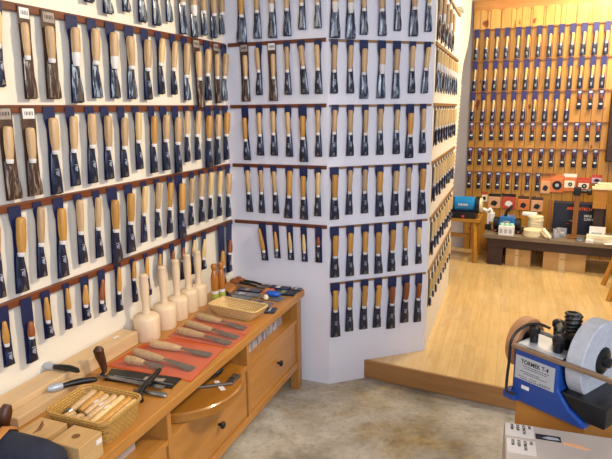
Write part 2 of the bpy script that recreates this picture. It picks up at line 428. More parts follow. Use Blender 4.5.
# ------------------------------------------------------------------ chisels hanging in packs
DATA = {
('L',0,2.204): [
 (1.334,0.0,0.256,0.047,-0.02,-0.06,-0.016,-0.216,'sp'),(1.434,0.0,0.282,0.054,-0.018,-0.06,-0.014,-0.217,'sp'),(1.544,0.0,0.259,0.046,-0.02,-0.06,-0.016,-0.194,'sp'),(1.645,0.0,0.287,0.053,-0.016,-0.06,-0.012,-0.194,'sp'),(1.741,0.0,0.288,0.057,-0.016,-0.06,-0.012,-0.181,'sp'),(1.836,0.0,0.261,0.044,-0.02,-0.06,-0.015,-0.166,'sp'),(1.946,0.0,0.302,0.062,-0.023,-0.06,-0.018,-0.175,'sp'),(2.039,0.0,0.307,0.058,-0.023,-0.06,-0.018,-0.208,'sp'),(2.126,0.0,0.288,0.049,-0.022,-0.06,-0.017,-0.186,'sp'),(2.218,0.0,0.291,0.057,-0.016,-0.058,-0.013,-0.185,'sp'),(2.3,0.0,0.263,0.049,-0.019,-0.056,-0.014,-0.168,'sp')],
('L',1,1.881): [
 (0.936,-0.027,0.253,0.03,-0.015,-0.023,-0.027,-0.132,'ny'),(1.031,-0.009,0.288,0.048,-0.014,-0.045,-0.016,-0.16,'dp'),(1.132,-0.012,0.287,0.061,-0.015,-0.044,-0.019,-0.163,'dp'),(1.239,-0.009,0.3,0.057,-0.005,-0.034,-0.013,-0.167,'sp'),(1.339,-0.005,0.282,0.051,-0.002,-0.026,-0.012,-0.156,'sp'),(1.439,-0.003,0.282,0.054,-0.002,-0.028,-0.01,-0.165,'sp'),(1.552,-0.012,0.283,0.057,-0.018,-0.032,-0.02,-0.161,'sp'),(1.652,-0.007,0.285,0.051,-0.004,-0.034,-0.015,-0.163,'np'),(1.746,-0.005,0.26,0.043,0.011,-0.019,-0.011,-0.136,'ny'),(1.854,-0.015,0.26,0.042,-0.001,-0.022,-0.025,-0.153,'np'),(1.948,-0.002,0.285,0.049,-0.003,-0.021,-0.018,-0.178,'sp'),(2.049,0.017,0.321,0.062,-0.009,-0.049,-0.01,-0.185,'dp'),(2.145,-0.011,0.284,0.056,-0.012,-0.031,-0.031,-0.163,'np'),(2.233,0.001,0.297,0.054,-0.013,-0.047,-0.021,-0.172,'dp'),(2.319,-0.021,0.284,0.056,-0.012,-0.04,-0.037,-0.169,'sp')],
('L',2,1.558): [
 (0.91,-0.002,0.291,0.058,-0.006,-0.051,-0.014,-0.167,'dp'),(1.003,-0.01,0.29,0.059,-0.014,-0.058,-0.018,-0.173,'dp'),(1.092,-0.005,0.299,0.052,-0.003,-0.028,-0.005,-0.152,'np'),(1.188,-0.009,0.281,0.045,-0.001,-0.024,-0.013,-0.154,'np'),(1.287,-0.018,0.282,0.049,-0.008,-0.016,-0.017,-0.144,'np'),(1.369,-0.008,0.278,0.048,-0.004,-0.025,-0.012,-0.157,'np'),(1.464,-0.011,0.281,0.045,-0.0,-0.034,-0.012,-0.161,'np'),(1.556,-0.004,0.257,0.042,-0.002,-0.014,-0.013,-0.141,'ny'),(1.662,-0.013,0.283,0.045,-0.003,-0.032,-0.016,-0.163,'no'),(1.749,-0.008,0.281,0.052,-0.002,-0.028,-0.015,-0.148,'np'),(1.84,-0.004,0.301,0.051,-0.003,-0.041,-0.016,-0.166,'np'),(1.931,-0.015,0.258,0.04,-0.008,-0.012,-0.027,-0.133,'np'),(2.018,-0.01,0.256,0.043,0.002,-0.013,-0.022,-0.138,'np'),(2.127,-0.017,0.303,0.062,-0.015,-0.037,-0.029,-0.163,'no'),(2.218,-0.023,0.298,0.054,-0.014,-0.032,-0.03,-0.158,'np'),(2.3,-0.009,0.281,0.051,-0.005,-0.023,-0.021,-0.149,'no')],
('L',3,1.236): [
 (0.831,-0.018,0.28,0.03,-0.01,-0.035,-0.024,-0.148,'no'),(0.905,-0.01,0.286,0.05,0.005,-0.026,-0.009,-0.155,'no'),(0.998,-0.016,0.258,0.039,0.0,-0.006,-0.015,-0.142,'np'),(1.09,-0.014,0.285,0.049,-0.004,-0.026,-0.013,-0.155,'no'),(1.185,-0.007,0.258,0.042,-0.008,-0.009,-0.016,-0.139,'np'),(1.281,-0.014,0.258,0.037,-0.005,-0.015,-0.019,-0.142,'np'),(1.372,-0.006,0.304,0.06,-0.008,-0.038,-0.016,-0.169,'no'),(1.472,-0.017,0.283,0.053,-0.008,-0.025,-0.022,-0.155,'no'),(1.573,-0.029,0.258,0.038,-0.006,-0.009,-0.028,-0.136,'ny'),(1.666,-0.02,0.257,0.041,-0.004,-0.005,-0.025,-0.134,'np'),(1.765,-0.029,0.258,0.041,-0.013,-0.016,-0.035,-0.141,'no'),(1.835,0.0,0.301,0.062,0.003,-0.031,-0.011,-0.17,'no'),(1.948,-0.033,0.254,0.042,-0.017,-0.016,-0.038,-0.15,'np'),(2.037,-0.024,0.255,0.045,-0.017,-0.005,-0.036,-0.131,'np'),(2.128,-0.03,0.256,0.039,-0.017,-0.006,-0.039,-0.137,'ny'),(2.222,-0.031,0.257,0.041,-0.017,-0.01,-0.04,-0.143,'ny'),(2.304,-0.016,0.28,0.048,-0.015,-0.031,-0.03,-0.156,'np')],
('L',4,0.915): [
 (0.814,-0.004,0.196,0.04,-0.011,-0.035,-0.012,-0.119,'ko'),(0.905,-0.004,0.223,0.047,-0.004,-0.071,-0.007,-0.13,'kr'),(0.987,-0.002,0.165,0.041,-0.009,-0.009,-0.011,-0.102,'ko'),(1.085,-0.009,0.167,0.03,-0.007,-0.006,-0.009,-0.097,'ko'),(1.178,-0.009,0.163,0.043,-0.011,-0.02,-0.019,-0.105,'ko'),(1.271,-0.013,0.164,0.04,-0.008,-0.025,-0.025,-0.119,'kr'),(1.367,-0.012,0.194,0.038,-0.005,-0.0,-0.017,-0.113,'ko'),(1.459,-0.002,0.187,0.03,-0.002,-0.001,-0.009,-0.083,'ko'),(1.551,0.002,0.187,0.03,-0.005,-0.005,-0.016,-0.098,'ko'),(1.66,-0.015,0.153,0.036,-0.019,-0.013,-0.032,-0.103,'ko'),(1.749,0.002,0.151,0.035,-0.007,-0.022,-0.017,-0.089,'kr'),(1.845,-0.029,0.189,0.033,-0.016,-0.026,-0.032,-0.094,'kr'),(1.94,-0.032,0.187,0.035,-0.013,-0.01,-0.03,-0.091,'ky'),(2.032,-0.022,0.189,0.041,-0.014,-0.026,-0.034,-0.131,'ky'),(2.206,-0.005,0.337,0.062,-0.018,-0.13,-0.021,-0.223,'ko'),(2.295,-0.023,0.277,0.059,-0.019,-0.087,-0.033,-0.167,'kr')],
('A',0,2.204): [
 (0.103,0.0,0.31,0.059,0.013,-0.046,0.01,-0.181,'so'),(0.196,0.0,0.291,0.046,0.009,-0.053,0.007,-0.165,'sp'),(0.283,0.0,0.293,0.048,0.006,-0.06,0.004,-0.167,'sp'),(0.366,0.0,0.288,0.044,0.006,-0.055,0.005,-0.167,'sp'),(0.449,0.0,0.261,0.04,0.004,-0.05,0.003,-0.148,'sp'),(0.534,0.0,0.26,0.039,0.004,-0.057,0.003,-0.152,'sp')],
('A',1,1.881): [
 (0.112,0.004,0.289,0.051,0.012,-0.049,0.012,-0.17,'dp'),(0.201,-0.004,0.257,0.037,-0.007,-0.015,0.001,-0.139,'np'),(0.274,0.006,0.289,0.049,0.013,-0.05,0.013,-0.175,'dp'),(0.359,0.006,0.259,0.039,0.007,-0.018,0.008,-0.144,'np'),(0.439,0.02,0.258,0.044,0.007,-0.015,0.017,-0.13,'np'),(0.532,0.004,0.258,0.04,-0.001,-0.016,0.005,-0.141,'np')],
('A',2,1.558): [
 (0.104,0.008,0.283,0.042,0.004,-0.052,0.006,-0.178,'no'),(0.191,0.004,0.257,0.041,0.005,-0.025,0.007,-0.15,'np'),(0.276,0.001,0.256,0.041,0.003,-0.019,0.004,-0.143,'np'),(0.36,0.007,0.26,0.04,0.003,-0.025,0.008,-0.149,'np'),(0.443,0.006,0.286,0.048,0.007,-0.044,0.006,-0.165,'no'),(0.529,0.004,0.257,0.038,0.005,-0.015,0.005,-0.141,'np')],
('A',3,1.236): [
 (0.104,0.012,0.253,0.04,0.01,-0.016,0.015,-0.147,'np'),(0.188,0.005,0.256,0.036,0.008,-0.013,0.009,-0.144,'np'),(0.267,0.012,0.253,0.038,0.008,-0.017,0.014,-0.143,'np'),(0.361,-0.009,0.276,0.047,0.011,-0.011,0.003,-0.157,'no'),(0.444,0.002,0.278,0.046,0.005,-0.037,0.003,-0.161,'no'),(0.526,-0.001,0.255,0.039,0.008,-0.016,0.005,-0.146,'ny')],
('A',4,0.915): [
 (0.189,0.013,0.208,0.043,-0.012,-0.022,0.012,-0.157,'ko'),(0.271,0.01,0.188,0.039,0.003,-0.034,0.011,-0.143,'ko'),(0.357,0.006,0.192,0.038,0.002,-0.032,0.01,-0.143,'ky'),(0.44,0.005,0.194,0.037,0.004,-0.037,0.008,-0.141,'ky'),(0.527,0.001,0.192,0.04,0.003,-0.045,0.004,-0.097,'kr')],
('B',0,2.204): [
 (0.031,0.0,0.308,0.057,-0.005,-0.06,-0.004,-0.187,'sp'),(0.116,0.0,0.309,0.055,-0.007,-0.055,-0.005,-0.187,'sp'),(0.19,0.0,0.288,0.044,-0.008,-0.051,-0.006,-0.175,'sp'),(0.294,0.0,0.291,0.048,-0.014,-0.046,-0.011,-0.173,'sp'),(0.381,0.0,0.264,0.04,-0.01,-0.041,-0.008,-0.139,'sp'),(0.475,0.0,0.288,0.053,-0.007,-0.036,-0.005,-0.157,'sp'),(0.562,0.0,0.263,0.041,-0.006,-0.031,-0.005,-0.134,'sy')],
('B',1,1.881): [
 (0.029,-0.003,0.257,0.04,-0.003,-0.019,-0.007,-0.152,'np'),(0.115,0.001,0.257,0.041,-0.0,-0.019,-0.006,-0.147,'np'),(0.192,0.001,0.284,0.048,-0.001,-0.034,-0.007,-0.163,'sp'),(0.294,-0.003,0.283,0.049,-0.001,-0.032,-0.006,-0.156,'sp'),(0.382,-0.004,0.284,0.047,-0.006,-0.033,-0.01,-0.151,'sp'),(0.475,-0.003,0.258,0.041,-0.007,-0.015,-0.01,-0.141,'np'),(0.565,-0.014,0.258,0.042,-0.002,-0.02,-0.017,-0.138,'sy')],
('B',2,1.558): [
 (0.033,-0.014,0.257,0.041,-0.007,-0.016,-0.013,-0.138,'np'),(0.118,-0.003,0.256,0.042,-0.005,-0.017,-0.007,-0.143,'np'),(0.203,-0.003,0.258,0.04,-0.001,-0.018,-0.005,-0.147,'np'),(0.293,-0.003,0.257,0.041,-0.007,-0.013,-0.01,-0.138,'np'),(0.39,-0.002,0.257,0.041,-0.004,-0.019,-0.008,-0.138,'np'),(0.469,-0.001,0.281,0.049,-0.004,-0.038,-0.007,-0.163,'no'),(0.549,0.001,0.257,0.04,-0.004,-0.016,-0.005,-0.14,'np')],
('B',3,1.236): [
 (0.028,-0.001,0.272,0.051,-0.003,-0.027,-0.006,-0.159,'no'),(0.118,-0.007,0.251,0.04,-0.005,-0.008,-0.009,-0.132,'np'),(0.205,-0.002,0.25,0.041,-0.005,-0.008,-0.008,-0.135,'np'),(0.29,0.005,0.274,0.051,-0.004,-0.023,-0.005,-0.147,'no'),(0.39,-0.003,0.274,0.049,-0.004,-0.024,-0.008,-0.146,'np'),(0.474,-0.007,0.253,0.04,-0.01,-0.009,-0.012,-0.136,'np'),(0.556,0.001,0.279,0.051,-0.005,-0.02,-0.007,-0.148,'no')],
('B',4,0.915): [
 (0.028,-0.001,0.275,0.053,0.0,-0.035,-0.003,-0.158,'no'),(0.12,-0.002,0.277,0.047,-0.004,-0.028,-0.007,-0.152,'no'),(0.209,-0.003,0.276,0.048,-0.005,-0.028,-0.007,-0.153,'no'),(0.288,0.005,0.281,0.049,-0.005,-0.037,-0.006,-0.169,'no'),(0.377,-0.004,0.277,0.047,-0.004,-0.031,-0.007,-0.159,'no'),(0.464,-0.005,0.252,0.037,-0.013,-0.018,-0.01,-0.154,'no'),(0.545,0.002,0.25,0.038,-0.006,-0.032,-0.007,-0.139,'ny')],
('B',5,0.597): [
 (0.031,-0.0,0.306,0.057,-0.004,-0.027,-0.006,-0.148,'no'),(0.117,-0.002,0.284,0.048,-0.003,-0.017,-0.007,-0.144,'no'),(0.209,-0.007,0.284,0.049,-0.003,-0.02,-0.01,-0.148,'no'),(0.294,-0.007,0.285,0.05,-0.002,-0.027,-0.011,-0.158,'no'),(0.383,-0.007,0.305,0.054,-0.007,-0.045,-0.009,-0.154,'nr'),(0.47,-0.006,0.28,0.052,-0.002,-0.032,-0.008,-0.142,'nr'),(0.555,-0.004,0.288,0.046,-0.004,-0.046,-0.011,-0.144,'nr')],
}
ORD = ['', 'first', 'second', 'third', 'fourth', 'fifth', 'sixth', 'seventh', 'eighth', 'ninth', 'tenth', 'eleventh', 'twelfth', 'thirteenth', 'fourteenth', 'fifteenth', 'sixteenth', 'seventeenth']
HANDLE_PROF = [(.0, .0), (.55, .005), (.86, .03), (.97, .09), (1, .2), (.99, .5), (.9, .72), (.76, .88), (.66, .955), (.62, 1.0)]
OCT_PROF = [(.0, .0), (.6, .0), (.95, .04), (1.02, .10), (.80, .17), (.86, .22), (.98, .32), (1, .5), (.9, .75), (.72, .9), (.62, 1.0)]
KNIFE_PROF = [(.0, 0), (.4, .0), (.62, .05), (.72, .2), (.9, .4), (1.0, .62), (.92, .82), (.7, .95), (.6, 1.0)]

def axisT(p, q):
    d = Vector(q)-Vector(p); z = d.normalized(); x = Vector((0, 1, 0)).cross(z).normalized(); y = z.cross(x)
    m = Matrix((x, y, z)).transposed().to_4x4(); m.translation = Vector(p); return m, d.length

def strip(mb, secs, y0, y1, bulge=0, n=1):
    """flat tag cut to a changing width: secs = (x centre, z, half width)"""
    k = len(secs)
    if not bulge:
        vs = []
        for y in (y0, y1):
            for x, z, h in secs: vs += [(x-h, y, z), (x+h, y, z)]
        fs = []
        for i in range(k-1):
            a = 2*i; b = 2*k + 2*i
            fs += [(a, a+2, a+3, a+1), (b, b+1, b+3, b+2), (a, b, b+2, a+2), (a+1, a+3, b+3, b+1)]
        fs += [(0, 1, 2*k+1, 2*k), (2*k-2, 4*k-2, 4*k-1, 2*k-1)]
        mb.add(vs, fs)
    else:
        vs = []; fs = []; m = 8
        for i, (x, z, h) in enumerate(secs):
            bb = bulge*(.35 if i in (0, k-1) else 1)
            for j in range(m):
                a = 2*PI*j/m; vs.append((x + h*math.cos(a), (y0+y1)/2 + bb*math.sin(a), z))
        for i in range(k-1):
            for j in range(m): fs.append((i*m+j, i*m+(j+1) % m, (i+1)*m+(j+1) % m, (i+1)*m+j))
        fs += [tuple(range(m))[::-1], tuple(range((k-1)*m, k*m))]
        mb.add(vs, fs)

def chisel_parts(root, spec, base=0.0, rmax=.0168):
    """all parts hang from the root, which sits on the rail at the top of the card; -Y faces the room"""
    ut, dx, L, w, hx0, hz0, hx1, hz1, kc = spec
    kind, col = kc[0], kc[1]
    yc = base - .004
    h = w/2
    cm = M['card_brown'] if kind == 'd' else M['card_navy']
    def cx(t): return dx*t
    def sec(z, hh): return (cx(-z/L), z, hh)
    zt = max(hz0, -.11)
    top = .010
    secs = [(0, top, h*.92), sec(-.005, h*.98), sec(min(zt-.004, -.02), h*.98), sec(zt*.5+hz1*.5+.02, h*.66), sec(hz1+.02, h*.70), sec(hz1-.02, h*.84), sec(-L, h)]
    if kind in 'dk': secs = [(0, top, h*.95), sec(-.005, h), sec(zt, h), sec((hz0+hz1)/2, h*.92), sec(hz1, h*.95), sec(-L, h)]
    mb = MB(); strip(mb, secs, yc-.0008, yc+.0008); mb.build('backing_card', cm, root)
    # handle
    r = min(rmax, max(.0115, w*(.33 if kind != 'd' else .26)))
    if kind == 'k': r = min(.0145, max(.010, w*.28))
    yh = yc - .002 - r
    A, B = (hx0, yh, hz0), (hx1, yh, hz1)
    if B[2] < -L + .03: B = (hx1, yh, -L+.03)
    Th, hl = axisT(A, B)
    prof = KNIFE_PROF if kind == 'k' else HANDLE_PROF
    if root.get('bulb'): prof = OCT_PROF
    MB().lathe([(r*a, hl*b) for a, b in prof], 12, Th).build('handle', M['h_'+col], root, True, angle=1.2)
    # ferrule and paper sticker where handle meets blade
    long_sticker = kind == 's' and random.random() < .25
    sl = .045 if long_sticker else .011
    rs = r*(.80 if not long_sticker else .93)
    MB().lathe([(rs, hl-sl), (rs*1.0, hl-sl*.5), (r*.68, hl+.003)], 12, Th).build('price_sticker', M['label_white'], root, True)
    # blade pouch
    y0 = yc - .010
    bx, bz = hx1, B[2]
    n = 5; sl_secs = []
    for i in range(n+1):
        t = i/n; z = bz + .004 + (-L+.003-bz-.004)*t
        x = bx + (dx - bx)*min(1, t*1.3) if t < 1 else dx
        ww = h*(.52 + .43*min(1, t*1.6)) if kind != 'k' else h*(.40+.45*t)
        sl_secs.append((x, z, ww))
    mb = MB(); strip(mb, sl_secs, y0-.001, y0+.001, bulge=.007)
    sm = {'n': 'sleeve_navy', 's': 'sleeve_steel', 'd': 'sleeve_brown', 'k': 'sleeve_navy'}[kind]
    mb.build('blade_sleeve', M[sm], root, True)
    ln = -L - bz
    yf = y0 - .0078
    if kind in 'nk':
        mb = MB(); zc = bz + ln*(.46 if kind == 'n' else .5); xc = bx + (dx-bx)*.6; q = h*.30
        for k in range(3):
            xx = xc + (k-1)*q*.62; a = .008 + .003*((k*7) % 3)
            mb.prism([(xx-.0010, zc-a), (xx+.0006, zc-a), (xx+.0020, zc+a*.6), (xx+.0004, zc+a*.6)], yf-.0006, yf+.002, Matrix(((1,0,0,0),(0,0,1,0),(0,1,0,0),(0,0,0,1))))
        mb.box(xc-q, xc+q, yf-.0006, yf+.002, zc+.011, zc+.0125)
        mb.build('printed_mark', M['print_white'], root)
    if kind == 'n' or (kind == 's' and random.random() < .6):   # bright bevel of the blade showing at the pouch end
        mb = MB(); zt2 = -L + .006; hh = h*.5
        l2 = -ln*(.62 if kind == 's' else .15)
        x2 = dx
        mb.prism([(x2-hh, zt2), (x2+hh*.8, zt2+.004), (x2+hh*.35, zt2+l2*.55), (x2+hh*.2, zt2+l2), (x2-hh*.25, zt2+l2), (x2-hh*.5, zt2+l2*.5)], yf-.0004, yf+.003, Matrix(((1,0,0,0),(0,0,1,0),(0,1,0,0),(0,0,0,1))))
        mb.build('blade', M['steel'] if kind == 's' else M['steel_dull'], root)
    if kind == 'd':
        mb = MB().box(-h*.8, h*.8, yc-.003, yc-.0009, -.030, .004); o = mb.build('barcode_label', M['card_grey'] if random.random() < .5 else M['label_white'], root)
        mb = MB()
        for k in range(6): mb.box(-h*.55+k*h*.2, -h*.55+k*h*.2+h*(.05+.05*(k % 2)), yc-.0036, yc-.0029, -.018, -.006)
        mb.build('printed_mark', M['ink'], o)
    if root.get('hole'): pass

HCOL = {'p': 'beech', 'o': 'orange', 'y': 'pale yellow', 'r': 'reddish'}
ROWW = {'L': ['top', 'second', 'third', 'fourth', 'bottom'], 'A': ['top', 'second', 'third', 'fourth', 'bottom'], 'B': ['top', 'second', 'third', 'fourth', 'fifth', 'bottom']}
WN = {'L': 'left wall', 'A': 'corner panel', 'B': 'bay front panel'}
NOUN = {'n': 'chisel in navy sleeve', 's': 'chisel with blade showing', 'd': 'chisel in brown sleeve', 'k': 'short carving tool'}
for (w, r, zr), rows in DATA.items():
    for i, sp in enumerate(rows):
        kc = sp[8]
        side = 'left' ; num = i+1
        hc = HCOL[kc[1]]
        lab = '%s-handled %s, %s from left in %s row of %s' % (hc.replace(' ', '-'), NOUN[kc[0]], ORD[num], ROWW[w][r], WN[w])
        out = .0 if w == 'L' else .011
        t = thing('carving_tool' if kc[0] == 'k' else 'chisel', lab, 'chisel', wpos(w, sp[0], zr, out), FR[w][2], 'packed chisels on the %s row of the %s' % (ROWW[w][r], WN[w]))
        if (w, r) == ('B', 5) and i < 4: t['bulb'] = 1
        chisel_parts(t, sp)
        if 'bulb' in t: del t['bulb']

# bay side panel: rows seen very obliquely
ROWC = ['top', 'second', 'third', 'fourth', 'fifth', 'bottom']
protoC = {}
for r in range(6):
    n = 9 if r else 5
    for i in range(n):
        u = .07 + i*(.138 if r else .19)
        zr = RZ[r] - .004
        style = 'sp' if r in (0,) else ('sy' if r == 1 else 'ny')
        grp = 'packed chisels on the %s row of the bay side panel' % ROWC[r]
        hc = {'sp': 'beech', 'sy': 'pale yellow', 'ny': 'pale yellow'}[style].replace(' ', '-')
        lab = '%s-handled %s, %s from left in %s row of bay side panel' % (hc, NOUN[style[0]], ORD[i+1], ROWC[r])
        pos = wpos('C', u, zr, .007)
        key = (r, i % 2)
        if key not in protoC:
            j = i % 2
            Lc = (.225 if j == 0 else .212) if r > 1 else .25
            if r == 0: spec = (0, 0, .295, .05, .0, -.05, .0, -.18, style)
            elif r == 5: spec = (0, .0, Lc, .045, .002, -.05, -.002, -.17, style)
            else: spec = (0, 0, Lc, .040, .004, -.022, -.004, -.132, style)
            t = thing('chisel', lab, 'chisel', pos, FR['C'][2], grp); chisel_parts(t, spec, .002, .0095); protoC[key] = t
        else:
            dup(protoC[key], pos, FR['C'][2], lab, grp)
# bare display hooks at the far end of the top row
for k in range(5):
    o = MB().tube([(0, 0, 0), (0, -.022, .0), (0, -.030, .008)], .003, 6).build('display_hook', M['black_metal'], loc=wpos('C', 1.12+.06*k, 2.235, .006), rz=FR['C'][2], smooth=True)
    tag(o, 'bare black display hook, %s from left beside the top bay side chisels' % ORD[k+1], 'hook', 'bare display hooks on the bay side panel')

# pine back wall: rows of small packs
def mini(label, pos, grp, kind):
    t = thing('chisel', label, 'chisel', pos, BA, grp)
    y = 0
    if kind == 'long':
        mb = MB(); strip(mb, [(0, .018, .0225), (0, -.066, .0225), (0, -.075, .015), (0, -.15, .015), (0, -.165, .02), (0, -.262, .0205)], -.0032, -.0016); mb.build('backing_card', M['card_violet'], t)
        Th, hl = axisT((.004, -.013, -.060), (0, -.013, -.165))
        MB().lathe([(.0115*a, hl*b) for a, b in HANDLE_PROF], 10, Th).build('handle', M['h_y'], t, True, angle=1.2)
        MB().lathe([(.0095, hl-.014), (.0085, hl+.003)], 10, Th).build('price_sticker', M['label_white'], t, True)
        mb = MB(); strip(mb, [(0, -.165, .010), (0, -.185, .017), (0, -.22, .020), (0, -.26, .020)], -.010, -.008, bulge=.006); mb.build('blade_sleeve', M['sleeve_navy'], t, True)
        mb = MB()
        for k in range(2): mb.box(-.007+k*.008, -.003+k*.008, -.0158, -.012, -.236, -.208)
        mb.build('printed_mark', M['print_white'], t)
    else:
        mb = MB(); strip(mb, [(0, .016, .020), (0, -.045, .020), (0, -.055, .015), (0, -.10, .016), (0, -.155, .020)], -.0032, -.0016); mb.build('backing_card', M['card_violet'], t)
        MB().box(-.013, .013, -.0042, -.0030, -.012, .008).build('printed_mark', M['print_white'], t)
        Th, hl = axisT((0, -.014, -.022), (0, -.014, -.072))
        MB().lathe([(.0125*a, hl*b) for a, b in KNIFE_PROF], 10, Th).build('handle', M['h_r'] if kind == 'short' else M['h_k'], t, True, angle=1.2)
        mb = MB(); strip(mb, [(0, -.070, .010), (0, -.09, .017), (0, -.12, .019), (0, -.152, .019)], -.010, -.008, bulge=.006); mb.build('blade_sleeve', M['sleeve_navy'], t, True)
        MB().box(-.012, .012, -.0165, -.012, -.116, -.102).build('price_sticker', M['label_white'], t)
    return t
protoD = {}
ROWD = ['top', 'second', 'third', 'fourth', 'fifth', 'bottom']
DPX = [[0.066,0.157,0.25,0.339,0.436,0.522,0.617,0.71,0.802,0.896,0.988,1.08,1.169],[0.063,0.158,0.249,0.342,0.433,0.525,0.616,0.712,0.807,0.899,0.987,1.08,1.166],[0.058,0.156,0.249,0.34,0.432,0.523,0.617,0.712,0.804,0.897,0.994,1.084,1.171],[0.059,0.151,0.249,0.339,0.432,0.521,0.616,0.715,0.805,0.899,0.993,1.086,1.172],[0.057,0.148,0.244,0.337,0.429,0.521,0.613,0.708,0.799,0.896,0.991,1.083,1.169],[0.059,0.153,0.248,0.332,0.424,0.508,0.605,0.697]]
for r, us in enumerate(DPX):
    for i, u in enumerate(us):
        kind = 'long' if (r < 2 or (r == 2 and i < 10)) else ('short' if r < 5 and r != 4 else 'dark')
        desc = {'long': 'slim pale-handled chisel pack', 'short': 'short red-handled tool pack', 'dark': 'short dark-handled tool pack'}[kind]
        lab = '%s, %s from left in %s row of pine back wall' % (desc, ORD[i+1], ROWD[r])
        grp = 'small tool packs on the %s row of the pine wall' % ROWD[r]
        pos = wpos('D', u, BR[r]-.002, .014)
        if kind not in protoD: protoD[kind] = mini(lab, pos, grp, kind)
        else: dup(protoD[kind], pos, BA, lab, grp)

# ------------------------------------------------------------------ sideboard along the left wall
HT = .575
CA = math.radians(69.0); CD = -Vector((math.cos(CA), math.sin(CA))); CI = Vector((CD.y, -CD.x))
CO = Vector((-.012, 2.955)); CROT = math.atan2(CD.y, CD.x)
def chw(s, dep, z=HT): p = CO + CD*s + CI*dep; return (p.x, p.y, z)
# local: X along the front towards the viewer, -Y into the wall
t = thing('sideboard', 'long golden pine sideboard with drawers and open shelves against left wall', 'sideboard', (CO.x, CO.y, 0), CROT)
LEN = 2.12; DEP = .475
MB().box(-.002, LEN, -DEP, 0, .537, HT).build('tabletop', M['chest'], t, bevel=.004)
for s in (.012, LEN-.065):
    for d in (.018, DEP-.07):
        MB().box(s, s+.052, -d-.05, -d, 0, .537).build('leg', M['chest_z'], t, bevel=.003)
MB().box(.02, .06, -DEP+.06, -.06, .13, .537).build('side_panel', M['chest'], t)
MB().box(.05, LEN-.05, -.046, -.022, .130, .168).build('bottom_rail', M['chest'], t, bevel=.002)
MB().box(.05, LEN-.05, -DEP+.03, -.04, .150, .165).build('bottom_panel', M['chest'], t)
MB().box(.05, LEN-.05, -DEP+.012, -DEP+.024, .14, .537).build('back_panel', M['chest'], t)
MB().box(.05, LEN-.05, -DEP+.03, -.024, .398, .418).build('shelf', M['chest'], t, bevel=.002)
MB().box(.05, LEN-.05, -.044, -.028, .510, .537).build('top_rail', M['chest'], t, bevel=.002)
posts = [.064, .655, 1.268, 1.885]
for s in posts[1:]:
    MB().box(s-.012, s+.012, -DEP+.03, -.022, .168, .537).build('divider', M['chest_z'], t, bevel=.002)
for a, b in ((.064, .643), (.667, 1.256), (1.280, 1.873)):
    dr = MB().box(a+.004, b-.004, -.048, -.030, .172, .394).box(a+.02, b-.02, -.40, -.049, .18, .36).build('drawer', M['chest'], t, bevel=.002)
    T0 = Tz((a+b)/2-.035, -.030, .277, rx=-PI/2)
    k = MB().lathe([(.006, 0), (.0065, .012), (.015, .016), (.0165, .022), (.012, .027), (.0, .028)], 14, T0).build('knob', M['black_metal'], dr, True); k['label'] = 'small dark metal drawer knob'

# things inside the open shelves
t = thing('chopping_disc', 'round golden wooden disc with metal clamp on the open sideboard shelf', 'wooden disc', chw(.955, .186, .4185), CROT)
MB().lathe([(.255, 0), (.262, .004), (.262, .034), (.256, .040), (0, .040)], 48).build('board', wood('disc_wood', '#8E5A1C', '#A8722C', 'X', .3, coat=.3), t, True, angle=.5)
MB().tube([(.035, .10, .046), (-.045, .22, .046)], .007, 8).build('metal_arm', M['gouge_dark'], t, True)
MB().box(-.115, -.055, .190, .222, .040, .052).box(-.09, -.07, .20, .216, .052, .062).build('metal_clamp', M['steel_dull'], t, bevel=.002)
MB().tube([(.02, .095, .055), (-.04, .115, .060), (-.09, .135, .060), (-.102, .142, .072)], [.010, .011, .012, .009], 10).build('lever', M['black_plastic'], t, True)
MB().box(-.045, .045, -.010, .010, .0402, .0412, Tz(-.02, .175, 0, .85)).build('paper_label', M['label_white'], t)
for k, (a, w, dd, hh, lb) in enumerate([(.12, .22, .10, .085, 'upper'), (.36, .24, .09, .075, 'lower')]):
    mb = MB(); 
    for j in range(4):
        mb.box(a-.23+j*w*.26-w*.0, a-.23+j*w*.26+w*.22, -.26, -.075, .0, hh-.012*(j % 2))
    o = mb.build('film_packet', M['sleeve_clear'], loc=chw(.26, 0, .4182), rz=CROT, bevel=.004)
    tag(o, 'crinkled clear film packets in sideboard shelf %s' % ('at the corner end' if k == 0 else 'beside the middle divider'), 'packet', 'film packets in the right shelf')
o = MB().box(0, .20, -.33, -.10, 0, .075).build('cardboard_box', M['cardboard_grey'], loc=chw(1.36, 0, .4182), rz=CROT, bevel=.002); tag(o, 'flat grey cardboard box inside the nearest sideboard shelf', 'box')
o = MB().box(0, .09, -.33, -.07, 0, .085).build('cardboard_box', M['card_grey'], loc=chw(1.60, 0, .4182), rz=CROT, bevel=.002); tag(o, 'narrow taupe carton inside nearest shelf, in front of grey box', 'box')

# ------------------------------------------------------------------ things on the sideboard
def mallet(label, s, dep, rh, hh, hl, tilt=0):
    t = thing('mallet', label, 'mallet', chw(s, dep), random.uniform(-1, 1), 'round beech mallets standing in a row')
    MB().lathe([(0, 0), (rh*.92, 0), (rh*.96, .004), (rh*1.0, hh*.45), (rh*1.02, hh*.78), (rh*.98, hh*.86), (rh*.86, hh*.92), (rh*.56, hh*.97), (rh*.33, hh*1.0), (.0, hh)], 28).build('head', M['beech_z'], t, True, angle=.6)
    MB().lathe([(.019, hh*.96), (.0165, hh+.012), (.0145, hh+.03), (.0185, hh+hl*.5), (.0195, hh+hl*.72), (.0165, hh+hl*.92), (.0185, hh+hl*.95), (.0165, hh+hl-.003), (.008, hh+hl), (0, hh+hl)], 18).build('handle', M['beech_z'], t, True, angle=.6)
    return t
mallet('large round beech mallet nearest the plank, first from left', .852, .408, .056, .118, .175)
mallet('round beech mallet, second from left in the standing row', .714, .412, .053, .117, .174)
